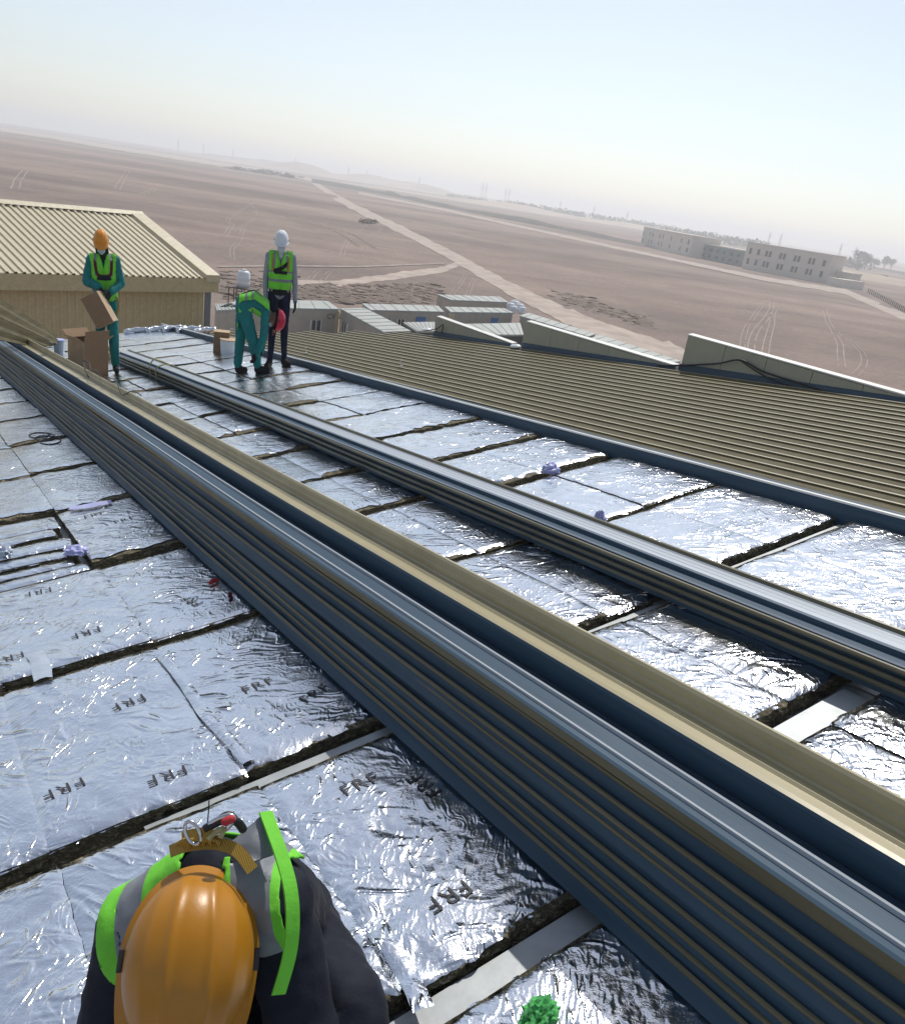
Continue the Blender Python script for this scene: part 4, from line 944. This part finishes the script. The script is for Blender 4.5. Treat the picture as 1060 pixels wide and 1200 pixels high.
def glove(par, wrist, tip, palmn, m, curl=.5):
    w, t, n = Vector(wrist), Vector(tip), Vector(palmn).normalized(); d = (t - w).normalized(); s = d.cross(n).normalized(); L = .085; bones = []
    for k in (-1.5, -.5, .5, 1.5): bones.append((w + s * k * .012, .014, w + d * L + s * k * .019, .0125))
    for k, ln in zip((-1.5, -.5, .5, 1.5), (.058, .072, .076, .064)):
        a = w + d * L + s * k * .0205; c1 = (d * math.cos(curl) + n * math.sin(curl)); b = a + c1 * ln * .5; c2 = (d * math.cos(curl * 2) + n * math.sin(curl * 2)); c = b + c2 * ln * .5
        bones += [(a, .0095, b, .009), (b, .009, c, .008)]
    a = w + d * .03 - s * .026; b = a + (d * .7 - s * .6 + n * .3).normalized() * .038; c = b + (d * .9 - s * .1 + n * .5).normalized() * .03; bones += [(a, .012, b, .0105), (b, .0105, c, .009)]
    return objm('glove', remeshed(bones, .0045, 2), m, par, True)
def helmet(par, c, rot, m, a=.112, b=.140, h=.128, rings=26, seg=84, peak=.05):
    vs, fs = [], []
    def dome(off):
        base = len(vs)
        for i in range(rings + 1):
            ph = (math.pi / 2) * i / rings
            for k in range(seg):
                th = 2 * math.pi * k / seg; e = .92
                x = (a + off) * math.cos(th) * max(0, math.cos(ph)) ** e; y = (b + off) * math.sin(th) * max(0, math.cos(ph)) ** e; z = (h + off) * math.sin(ph) ** .95
                rb = 0
                tp = max(0, math.sin(ph) - .12) ** .5
                for xi, am in ((.033, .0050), (-.033, .0050), (.070, .0022), (-.070, .0022)):
                    xx = abs(x - xi * (1 - .30 * min(1, (y / b) ** 2))); rb += am * math.exp(-(xx / .0075) ** 2)
                nn = Vector((x / (a * a), y / (b * b), z / (h * h))).normalized() * rb * tp if off == 0 else Vector()
                vs.append((x + nn.x, y + nn.y, z + nn.z))
        for i in range(rings):
            for k in range(seg):
                p, q = base + i * seg + k, base + i * seg + (k + 1) % seg; f = (p, q, q + seg, p + seg); fs.append(f if off == 0 else f[::-1])
        return base
    b0 = dome(0); b1 = dome(-.004); rim = len(vs)
    for k in range(seg):
        th = 2 * math.pi * k / seg; fr = max(0, -math.sin(th)); ex = .011 + peak * fr ** 2.2; x, y = math.cos(th), math.sin(th)
        vs.append((x * (a + ex * .8), y * (b + ex), -.008 - .018 * fr ** 2)); vs.append((x * (a + ex * .8), y * (b + ex), -.0125 - .018 * fr ** 2)); vs.append((x * (a - .004), y * (b - .004), -.010))
    for k in range(seg):
        k2 = (k + 1) % seg; r0, r2 = rim + 3 * k, rim + 3 * k2
        fs += [(b0 + k, r0, r2, b0 + k2), (r0, r0 + 1, r2 + 1, r2), (r0 + 1, r0 + 2, r2 + 2, r2 + 1), (r0 + 2, b1 + k, b1 + k2, r2 + 2)]
    o = obj('helmet', (vs, [], fs), m, par, True, T(Vector(c)) @ rot)
    for s in (-1, 1):
        bm = bmesh.new(); box(bm, (s * (a + .004), .005, .010), (.008, .034, .016)); obj('slot', bm, 'dark', o)
    bm = bmesh.new(); tube(bm, [(a * .8 * math.cos(t), (b * .85) * math.sin(t), -.035) for t in [i * math.pi / 10 for i in range(20)]], .012, 6, closed=True); obj('head_band', bm, 'black', o)
    return o
def vest(par, bones, keep, colour, voxel=.012, infl=.016, mats=('hivis', 'reflect', 'black'), amp=.004, name='vest', cuts=(), islands=0):
    me = remeshed(bones, voxel, 6, infl); bm = bmesh.new(); bm.from_mesh(me); dele = []
    for co, no in cuts: bmesh.ops.bisect_plane(bm, geom=bm.verts[:] + bm.edges[:] + bm.faces[:], dist=1e-5, plane_co=co, plane_no=no)
    for f in bm.faces:
        c = f.calc_center_median()
        if not keep(c, f.normal): dele.append(f)
        else: f.material_index = colour(c, f.normal)
    bmesh.ops.delete(bm, geom=dele, context='FACES')
    if islands:
        seen, small = set(), []
        for f0 in bm.faces:
            if f0 in seen: continue
            st, comp = [f0], []
            seen.add(f0)
            while st:
                f = st.pop(); comp.append(f)
                for e in f.edges:
                    for g in e.link_faces:
                        if g not in seen: seen.add(g); st.append(g)
            if len(comp) < islands: small += comp
        bmesh.ops.delete(bm, geom=small, context='FACES')
    bmesh.ops.smooth_vert(bm, verts=[v for v in bm.verts if v.is_boundary], factor=.5, use_axis_x=True, use_axis_y=True, use_axis_z=True)
    bm.to_mesh(me); bm.free(); folds(me, amp, 1.2)
    o = objm(name, me, list(mats), par, True)
    for q in mats[len(me.materials):]: me.materials.append(M[q])
    md = o.modifiers.new('solid', 'SOLIDIFY'); md.thickness = .005; md.offset = 1
    return o
def ribbon(par, pts, wd, m, name='strap', nrm=(0, -1, 0), th=.004):
    P = sag([Vector(p) for p in pts], 6); vs, fs = [], []; n = Vector(nrm).normalized()
    for i, p in enumerate(P):
        d = (P[min(i + 1, len(P) - 1)] - P[max(i - 1, 0)]).normalized(); s = d.cross(n).normalized() * wd * .5; u = n * th * .5
        vs += [p - s - u, p + s - u, p + s + u, p - s + u]
    for i in range(len(P) - 1):
        for k in range(4): a, b = 4 * i + k, 4 * i + (k + 1) % 4; fs.append((a, b, b + 4, a + 4))
    fs += [(3, 2, 1, 0), tuple(4 * (len(P) - 1) + k for k in range(4))]
    return obj(name, ([tuple(v) for v in vs], [], fs), m, par)
nw = MR.to_3x3() @ Vector((0, 0, 1))
def frame(p, tilt=0.0, sx=.77):
    mw = upright(p) @ Matrix.Rotation(tilt, 4, 'Y') @ Matrix.Diagonal((sx, .9, 1, 1)); n = mw.to_3x3().transposed() @ nw
    return mw, (lambda x, y: -(n.x * x + n.y * y) / n.z)
def boots(par, rz, feet, m='black'):
    for (x, y), (tx, ty) in feet:
        z, z2 = rz(x, y), rz(tx, ty); me = remeshed([((x, y, z + .11), .052, (x, y, z + .05), .05), ((x, y, z + .045), .046, (tx, ty, z2 + .042), .042), ((x * .5 + tx * .5, y * .5 + ty * .5, z + .06), .046, (x, y, z + .07), .05)], .010, 3)
        for v in me.vertices: v.co.z = max(v.co.z, rz(v.co.x, v.co.y) + .002)
        objm('boot', me, m, par, True)
def face(par, c, rot, maskm):
    mt = T(Vector(c)) @ rot
    for s in (-1, 1):
        bm = bmesh.new(); bmesh.ops.create_uvsphere(bm, u_segments=10, v_segments=8, radius=.011); obj('eye', bm, 'dark', par, True, mt @ T((s * .030, -.082, .012)))
    bones = [((-.028, -.062, -.045), .034, (.028, -.062, -.045), .034), ((0, -.072, -.005), .018, (0, -.078, -.03), .028), ((0, -.05, -.075), .035, (0, -.055, -.06), .04)]
    objm('face_mask', remeshed(bones, .008, 3), maskm, par, True, mt)
# the helmet head frame: z up, -y forward
def head_bones(c, rot, skin='skin'):
    mt = T(Vector(c)) @ rot; q = lambda *v: mt @ Vector(v)
    return [(q(0, .012, .03), .082, q(0, .005, .05), .082, skin), (q(0, -.02, -.045), .062, q(0, -.03, 0), .068, skin), (q(0, -.085, -.02), .012, q(0, -.08, .012), .008, skin), (q(.078, .005, -.01), .014, q(.078, .008, .015), .016, skin), (q(-.078, .005, -.01), .014, q(-.078, .008, .015), .016, skin)]

# ---- standing worker with white helmet
mw, rz = frame(roof(325, 430), R(-2.0)); w2 = thing('person', 'person standing in green vest, grey sleeves, dark jeans and white helmet', 'person', mw)
z1, z2 = rz(-.13, 0), rz(.11, 0); HR_ = Matrix.Rotation(R(8), 4, 'X')
tor2 = [((-.065, 0, .93), .098, (-.075, .0, 1.18), .098), ((.065, 0, .93), .098, (.075, 0, 1.18), .098), ((-.075, 0, 1.18), .10, (-.085, .01, 1.34), .095), ((.075, 0, 1.18), .10, (.085, .01, 1.34), .095), ((-.16, .015, 1.40), .05, (.16, .015, 1.40), .05)]
hc = (0, -.02, 1.535)
b2 = [(*t, 'greyknit') for t in tor2] + [((0, .01, 1.40), .06, (0, -.005, 1.48), .054, 'maskwhite')] + head_bones(hc, HR_, 'maskwhite') + [
    ((-.085, 0, .92), .098, (-.10, -.02, .50), .066, 'jeans'), ((-.10, -.02, .50), .066, (-.125, .01, z1 + .12), .045, 'jeans'), ((.085, 0, .92), .098, (.09, -.02, .50), .066, 'jeans'), ((.09, -.02, .5), .066, (.105, .01, z2 + .12), .045, 'jeans'),
    ((-.085, 0, .98), .085, (.085, 0, .98), .085, 'black'),
    ((-.185, .015, 1.385), .058, (-.235, .03, 1.10), .046, 'greyknit'), ((-.235, .03, 1.10), .046, (-.225, -.05, .86), .034, 'greyknit'), ((.185, .015, 1.385), .058, (.235, .03, 1.10), .046, 'greyknit'), ((.235, .03, 1.10), .046, (.25, -.04, .86), .034, 'greyknit')]
body(w2, b2); boots(w2, rz, [((-.13, .03), (-.18, -.14)), ((.105, .03), (.19, -.13))])
glove(w2, (-.225, -.05, .87), (-.22, -.08, .75), (.9, -.3, 0), 'black', .35); glove(w2, (.25, -.04, .87), (.255, -.07, .75), (-.9, -.3, 0), 'black', .3)
vest(w2, tor2, lambda c, n: 1.0 < c.z < 1.45 and abs(c.x) < .185 and not (c.y < 0 and abs(c.x) < max(0, (c.z - 1.28)) * .35), lambda c, n: 1 if (1.09 < c.z < 1.125 or 1.20 < c.z < 1.225 or (.085 < abs(c.x) < .115 and c.z > 1.26)) else 0, cuts=[((0, 0, q), (0, 0, 1)) for q in (1.0, 1.09, 1.125, 1.20, 1.225, 1.45)] + [((q, 0, 0), (1, 0, 0)) for q in (-.185, -.115, -.085, .085, .115, .185)])
ribbon(w2, [(-.13, -.10, 1.22), (-.04, -.125, 1.24), (.05, -.125, 1.28), (.12, -.10, 1.33)], .045, 'black'); ribbon(w2, [(-.165, -.03, 1.19), (-.10, -.115, 1.205), (0, -.128, 1.21), (.10, -.115, 1.205), (.165, -.03, 1.19)], .04, 'black')
ribbon(w2, [(-.12, -.06, 1.42), (-.13, -.105, 1.34), (-.125, -.12, 1.22)], .03, 'strap'); ribbon(w2, [(.12, -.06, 1.42), (.125, -.105, 1.34), (.12, -.12, 1.22)], .03, 'strap')
ribbon(w2, [(-.17, -.02, .98), (-.09, -.105, .97), (0, -.118, .96), (.09, -.105, .97), (.17, -.02, .98)], .07, 'black', 'tool_belt')
helmet(w2, (0, -.015, 1.575), HR_, 'helmw'); face(w2, hc, HR_, 'maskwhite')

# ---- worker with the carton
mw, rz = frame(roof(128, 437), R(-2.5)); w1 = thing('person', 'person in teal workwear, green vest and orange helmet holding a brown carton', 'person', mw)
zl, zr = rz(-.13, .12), rz(.11, -.05); HR_ = Matrix.Rotation(R(24), 4, 'X')
tor1 = [((-.07, .02, 1.0), .105, (-.08, 0, 1.22), .103), ((.07, .02, 1.0), .105, (.08, 0, 1.22), .103), ((-.08, 0, 1.22), .105, (-.09, 0, 1.42), .10), ((.08, 0, 1.22), .105, (.09, 0, 1.42), .10), ((-.17, 0, 1.475), .055, (.17, 0, 1.475), .055)]
hc = (-.02, -.07, 1.655)
b1 = [(*t, 'teal') for t in tor1] + [((0, 0, 1.48), .062, (-.015, -.04, 1.58), .056, 'black')] + head_bones(hc, HR_) + [
    ((-.09, .02, .98), .10, (-.10, .02, .54), .075, 'teal'), ((-.10, .02, .54), .075, (-.13, .12, zl + .12), .06, 'teal'), ((.09, .02, .98), .105, (.10, -.07, .53), .085, 'teal'), ((.10, -.07, .53), .085, (.11, -.04, zr + .13), .065, 'teal'),
    ((-.20, 0, 1.455), .066, (-.275, -.02, 1.19), .062, 'teal'), ((-.275, -.02, 1.19), .062, (-.075, -.22, 1.15), .05, 'teal'), ((.20, 0, 1.455), .066, (.26, -.03, 1.18), .062, 'teal'), ((.26, -.03, 1.18), .062, (.10, -.22, 1.10), .05, 'teal')]
body(w1, b1, .012, .006); boots(w1, rz, [((-.13, .14), (-.15, -.03)), ((.11, -.03), (.13, -.21))])
glove(w1, (-.085, -.215, 1.15), (-.03, -.25, 1.12), (.2, -.5, -.8), 'black', .7); glove(w1, (.10, -.22, 1.10), (.06, -.26, 1.05), (-.6, -.4, -.6), 'black', .7)
vest(w1, tor1, lambda c, n: .96 < c.z < 1.535 and abs(c.x) < .20 and not (c.y < 0 and abs(c.x) < max(0, (c.z - 1.36)) * .3), lambda c, n: 1 if (1.06 < c.z < 1.11 or (.10 < abs(c.x) < .135 and c.z > 1.28)) else 0, cuts=[((0, 0, q), (0, 0, 1)) for q in (.96, 1.06, 1.11, 1.28, 1.535)] + [((q, 0, 0), (1, 0, 0)) for q in (-.20, -.135, -.10, .10, .135, .20)])
ribbon(w1, [(-.125, -.04, 1.53), (-.125, -.115, 1.44), (-.10, -.13, 1.30), (0, -.135, 1.27), (.10, -.13, 1.30), (.125, -.115, 1.44), (.125, -.04, 1.53)], .045, 'redstrap', 'harness')
ribbon(w1, [(-.18, -.03, 1.27), (-.1, -.125, 1.26), (0, -.138, 1.255), (.1, -.125, 1.26), (.18, -.03, 1.27)], .06, 'navy', 'chest_band')
ribbon(w1, [(.17, -.06, 1.02), (.20, -.10, .92), (.17, -.12, .80), (.15, -.10, .72)], .025, 'strap', 'lanyard')
ribbon(w1, [(-.18, -.06, .95), (-.10, -.13, .80), (-.02, -.12, .72)], .05, 'redstrap', 'leg_strap')
# scarf over the nape
objm('scarf', remeshed([((-.075, 0, 1.50), .035, (-.085, -.02, 1.63), .028), ((.06, 0, 1.50), .04, (.06, -.02, 1.60), .028), ((-.08, .03, 1.50), .04, (.08, .03, 1.50), .04)], .010, 3), 'black', w1, True)
helmet(w1, (-.02, -.075, 1.71), HR_, 'helmo'); face(w1, hc, HR_, 'maskblue')
cmw = upright(roof(128, 437)) @ Matrix.Rotation(R(-2.5), 4, 'Y') @ T((-.075, -.33, .90)) @ Matrix.Rotation(R(-31), 4, 'Y') @ Matrix.Rotation(R(-16), 4, 'Z') @ Matrix.Rotation(R(-14), 4, 'X') @ T((0, 0, -.21))
carton('held_carton', 'brown cardboard carton tilted in the arms of the orange-helmeted person', cmw, .23, .16, .40, False)

# ---- bending worker
mw, rz = frame(roof(291, 437), R(-2)); w3 = thing('person', 'person bending over in teal workwear, green vest and red helmet', 'person', mw)
zf, zb = rz(.15, -.16), rz(-.17, .05)
tor3 = [((-.10, -.09, .85), .105, (.06, -.08, .90), .10), ((-.10, .07, .85), .105, (.06, .08, .90), .10), ((.06, -.08, .90), .105, (.22, -.09, .82), .095), ((.06, .08, .90), .105, (.22, .09, .82), .095), ((.25, -.16, .78), .055, (.25, .16, .78), .055)]
hc = (.375, -.03, .70); HR_ = Matrix.Rotation(R(8), 4, 'Z') @ Matrix.Rotation(R(100), 4, 'Y') @ Matrix.Rotation(R(90), 4, 'Z')
b3 = [(*t, 'teal') for t in tor3] + [((.24, 0, .80), .06, (.33, -.02, .73), .054, 'skin')] + head_bones(hc, HR_) + [
    ((-.10, -.09, .84), .112, (.05, -.16, .46), .085, 'teal'), ((.05, -.16, .46), .085, (.14, -.15, zf + .13), .066, 'teal'), ((-.11, .08, .84), .112, (-.13, .08, .46), .082, 'teal'), ((-.13, .08, .46), .082, (-.17, .05, zb + .13), .066, 'teal'),
    ((.24, -.17, .76), .062, (.22, -.20, .50), .055, 'teal'), ((.22, -.20, .5), .055, (.13, -.24, .30), .045, 'teal'), ((.25, .17, .76), .062, (.25, .16, .50), .055, 'teal'), ((.25, .16, .5), .055, (.20, .05, .28), .045, 'teal')]
body(w3, b3, .012, .006); boots(w3, rz, [((.14, -.13), (.31, -.17)), ((-.17, .07), (-.05, .0))])
glove(w3, (.13, -.24, .31), (.09, -.26, .22), (-.6, .4, -.2), 'black', .6); glove(w3, (.20, .05, .29), (.17, .01, .20), (-.6, -.4, -.2), 'black', .6)
vest(w3, tor3, lambda c, n: -.16 < c.x < .30 and abs(c.y) < .19 and not (c.z < .80 and abs(c.y) < .05), lambda c, n: 1 if (-.07 < c.x < -.035 or .03 < c.x < .06 or (.09 < abs(c.y) < .125 and c.x > .08)) else 0, cuts=[((q, 0, 0), (1, 0, 0)) for q in (-.16, -.07, -.035, .03, .06, .30)] + [((0, q, 0), (0, 1, 0)) for q in (-.19, -.125, -.09, .09, .125, .19)])
ribbon(w3, [(-.12, -.13, .78), (-.05, -.16, .66), (.04, -.14, .60)], .045, 'hivis', 'leg_strap', (0, -1, .2)); ribbon(w3, [(-.18, -.05, .62), (-.19, .06, .5), (-.21, .06, .36)], .05, 'hivis', 'hanging_strap', (-1, -.4, 0))
ribbon(w3, [(-.12, -.06, .97), (.06, .0, 1.02), (.22, .07, .93)], .045, 'black', 'harness', (0, 0, 1)); ribbon(w3, [(-.12, .06, .97), (.06, .0, 1.025), (.22, -.07, .93)], .045, 'black', 'harness', (0, 0, 1))
helmet(w3, T(Vector(hc)) @ HR_ @ Vector((0, .005, .06)), HR_, 'helmr'); face(w3, hc, HR_, 'maskblue')

# ---- foreground worker seen from above
base = roof(300, 1235); bw = MR @ base; w4 = thing('person', 'person crouching in navy coverall, green vest and yellow-orange helmet, seen from above', 'person', T(bw))
def Q(x, y, d): return at_depth(x, y, d) - bw
def onroof(x, y, up): return (MR @ roof(x, y, up)) - bw
ray0 = wray(222, 1120).normalized(); dn = c2w(Vector((-.12, 1, 0))).normalized()
Zh = (-ray0 + dn * .10).normalized(); Yh = (-dn - Zh * (-dn).dot(Zh)).normalized(); Xh = Yh.cross(Zh)
HR4 = Matrix(((Xh.x, Yh.x, Zh.x, 0), (Xh.y, Yh.y, Zh.y, 0), (Xh.z, Yh.z, Zh.z, 0), (0, 0, 0, 1)))
hcen = Q(222, 1128, 1.42)
hp = lambda x, y, z: hcen + Xh * x + Yh * y + Zh * z
shL, shR = Q(160, 1092, 1.60), Q(322, 1062, 1.57); nk = Q(258, 1030, 1.56)
hipL, hipR = Q(225, 1100, 1.98), Q(335, 1085, 1.95)
chL, chR = Q(215, 1080, 1.66), Q(305, 1060, 1.64)
mdL, mdR = Q(220, 1095, 1.82), Q(320, 1075, 1.80)
tor4 = [(hipL, .12, mdL, .115), (hipR, .12, mdR, .115), (mdL, .115, chL, .11), (mdR, .115, chR, .11), (shL, .066, nk, .072), (shR, .066, nk, .072), (chL, .10, shL, .075), (chR, .10, shR, .075)]
knR, knL = Q(412, 1182, 1.66), Q(120, 1290, 1.60)
ftR, ftL = onroof(430, 1290, .09), onroof(170, 1360, .09)
b4 = [(*t, 'navy') for t in tor4] + [(nk, .06, hp(0, .05, -.07), .058, 'skin'), (hp(0, .02, -.03), .088, hp(0, .0, .0), .088, 'skin'), (hp(0, -.05, -.07), .06, hp(0, -.06, -.02), .065, 'skin'),
    (shL, .070, Q(126, 1215, 1.60), .060, 'navy'), (Q(126, 1215, 1.60), .060, Q(160, 1340, 1.48), .048, 'navy'), (shR, .070, Q(356, 1205, 1.54), .064, 'navy'), (Q(356, 1205, 1.54), .064, Q(300, 1330, 1.45), .048, 'navy'),
    (hipR, .11, knR, .072, 'navy'), (knR, .072, ftR, .055, 'navy'), (hipL, .11, knL, .072, 'navy'), (knL, .072, ftL, .055, 'navy'), (ftR, .05, onroof(410, 1350, .05), .045, 'black'), (ftL, .05, onroof(190, 1430, .05), .045, 'black')]
body(w4, b4, .009, .005)
glove(w4, Q(152, 1342, 1.48), Q(180, 1400, 1.46), c2w(Vector((1, 0, 0))), 'black', .6); glove(w4, Q(298, 1332, 1.45), Q(270, 1395, 1.44), c2w(Vector((-1, 0, 0))), 'black', .6)
ix, iy = c2w(Vector((1, 0, 0))), c2w(Vector((0, -1, 0)))
ax = (shR - shL).normalized(); midc = (shL + shR) * .5; view = (-ray0)
def lat(c): return (c - nk).dot(ax)
def dwn(c): return (c - nk).dot(-ray0)
LB = (-.225, -.188, -.125, .050, .108, .124)
vest(w4, tor4, lambda c, n: LB[0] < lat(c) < LB[5] and dwn(c) > (-.05 if lat(c) > .05 else -.14) and (c - nk).dot(iy) < (.06 if lat(c) < .05 else .052) and not (abs(lat(c)) < .040 and dwn(c) > .03),
     lambda c, n: (1 if (LB[1] < lat(c) < LB[2] or LB[3] < lat(c) < LB[4]) else 0), .008, .014, amp=.003, cuts=[(nk + ax * q, ax) for q in LB] + [(nk + ray0 * .05, ray0), (nk + ray0 * .14, ray0), (nk + iy * .06, iy), (nk + iy * .052, iy)], islands=250)
# vest edge panel hanging by the arm, collar flap, harness hardware
def panel(P, m, name, n=7, th=.004, bulge=.01):
    P = [Vector(p) for p in P]; bm = bmesh.new(); nn = (P[1] - P[0]).cross(P[3] - P[0]).normalized()
    if nn.dot(-ray0) < 0: nn = -nn
    G = [[P[0].lerp(P[1], i / n).lerp(P[3].lerp(P[2], i / n), j / n) + nn * (bulge * math.sin(math.pi * i / n) * math.sin(math.pi * j / n) + .003 * noise.noise(Vector((i * .7, j * .6, P[0].x * 9)))) for j in range(n + 1)] for i in range(n + 1)]
    for s in (0, 1):
        V = [[bm.verts.new(p - nn * th * s) for p in row] for row in G]
        for i in range(n):
            for j in range(n): bm.faces.new((V[i][j], V[i + 1][j], V[i + 1][j + 1], V[i][j + 1]))
    return obj(name, fix(bm), m, w4, True)
panel([Q(264, 992, 1.52), Q(307, 955, 1.55), Q(322, 1000, 1.52), Q(296, 1010, 1.49)], 'reflect', 'collar_flap')
ribbon(w4, [Q(311, 951, 1.555), Q(320, 975, 1.525), Q(330, 1003, 1.495), Q(340, 1040, 1.465), Q(343, 1080, 1.448), Q(339, 1120, 1.440), Q(326, 1166, 1.445)], .025, 'hivis', 'vest_edge', (-ray0 + ax * .45), .005)
ribbon(w4, [Q(199, 998, 1.50), Q(215, 992, 1.485), Q(240, 988, 1.475), Q(262, 990, 1.475), Q(280, 999, 1.47), Q(296, 1020, 1.46)], .021, 'strap', 'harness_strap', -ray0, .005)
ribbon(w4, [Q(213, 983, 1.49), Q(228, 979, 1.47), Q(250, 977, 1.47)], .022, 'strap', 'webbing_keeper', -ray0, .014)
bm = bmesh.new()
for k in range(5): tube(bm, sag([Q(206 + 3 * k, 990, 1.478), Q(218 + 8 * k, 984, 1.462), Q(222 + 9 * k, 994, 1.478)], 5), .0035, 6)
obj('webbing_fold', bm, 'strap', w4, True)
def ring(c, ex, ey, r_, m, name, seg=20):
    bm = bmesh.new(); tube(bm, [c + ex * math.cos(2 * math.pi * k / seg) + ey * math.sin(2 * math.pi * k / seg) for k in range(seg)], r_, 8, closed=True); return obj(name, fix(bm), m, w4, True)
ix, iy = c2w(Vector((1, 0, 0))), c2w(Vector((0, -1, 0)))
ring(Q(226, 976, 1.46), (ix * .9 + iy * .4) * .012, (iy * .9 - ix * .4) * .022, .0034, 'chrome', 'd_ring')
ring(Q(256, 968, 1.47), (ix * .85 + iy * .5) * .032, (iy * .85 - ix * .5) * .012, .0042, 'chrome', 'carabiner')
bm = bmesh.new(); cone(bm, Q(264, 963, 1.455), .0075, Q(271, 960, 1.458), .0075); obj('gate_sleeve', bm, 'red', w4, True)
bm = bmesh.new(); tube(bm, sag([Q(240, 972, 1.47), Q(258, 962, 1.475), Q(276, 962, 1.48), Q(285, 972, 1.50)], 6), .008, 8); tube(bm, sag([Q(236, 975, 1.475), Q(250, 966, 1.478), Q(268, 955, 1.485), Q(280, 966, 1.50)], 6), .007, 8); obj('rope_lanyard', bm, 'wire', w4, True)
bm = bmesh.new(); tube(bm, sag([Q(244, 984, 1.46), Q(254, 974, 1.465), Q(262, 972, 1.465), Q(258, 982, 1.46)], 6), .005, 6); obj('pale_cord', bm, 'rope', w4, True)
bm = bmesh.new(); tube(bm, [Q(243, 968, 1.47), Q(244.5, 950, 1.475), Q(245, 938, 1.48)], .0012, 5); obj('antenna', bm, 'wire', w4)
helmet(w4, hcen, HR4, 'helmy', .107, .142, .125, 44, 168, .055)

# ================================================================ HAZE
hz = NT('haze_air'); hz.t.nodes.remove(hz.b); pv = hz.n('VolumePrincipled'); pv.inputs['Density'].default_value = 0.00062; pv.inputs['Color'].default_value = (0.95, 0.975, 1.0, 1); pv.inputs['Anisotropy'].default_value = 0.45
hz.l(pv.outputs[0], hz.out.inputs['Volume'])
bm = bmesh.new(); box(bm, (0, 0, 25), (12900, 12900, 62)); tag(obj('haze', bm, hz.m), 'thin pale desert haze over the plain', 'haze', kind='stuff')
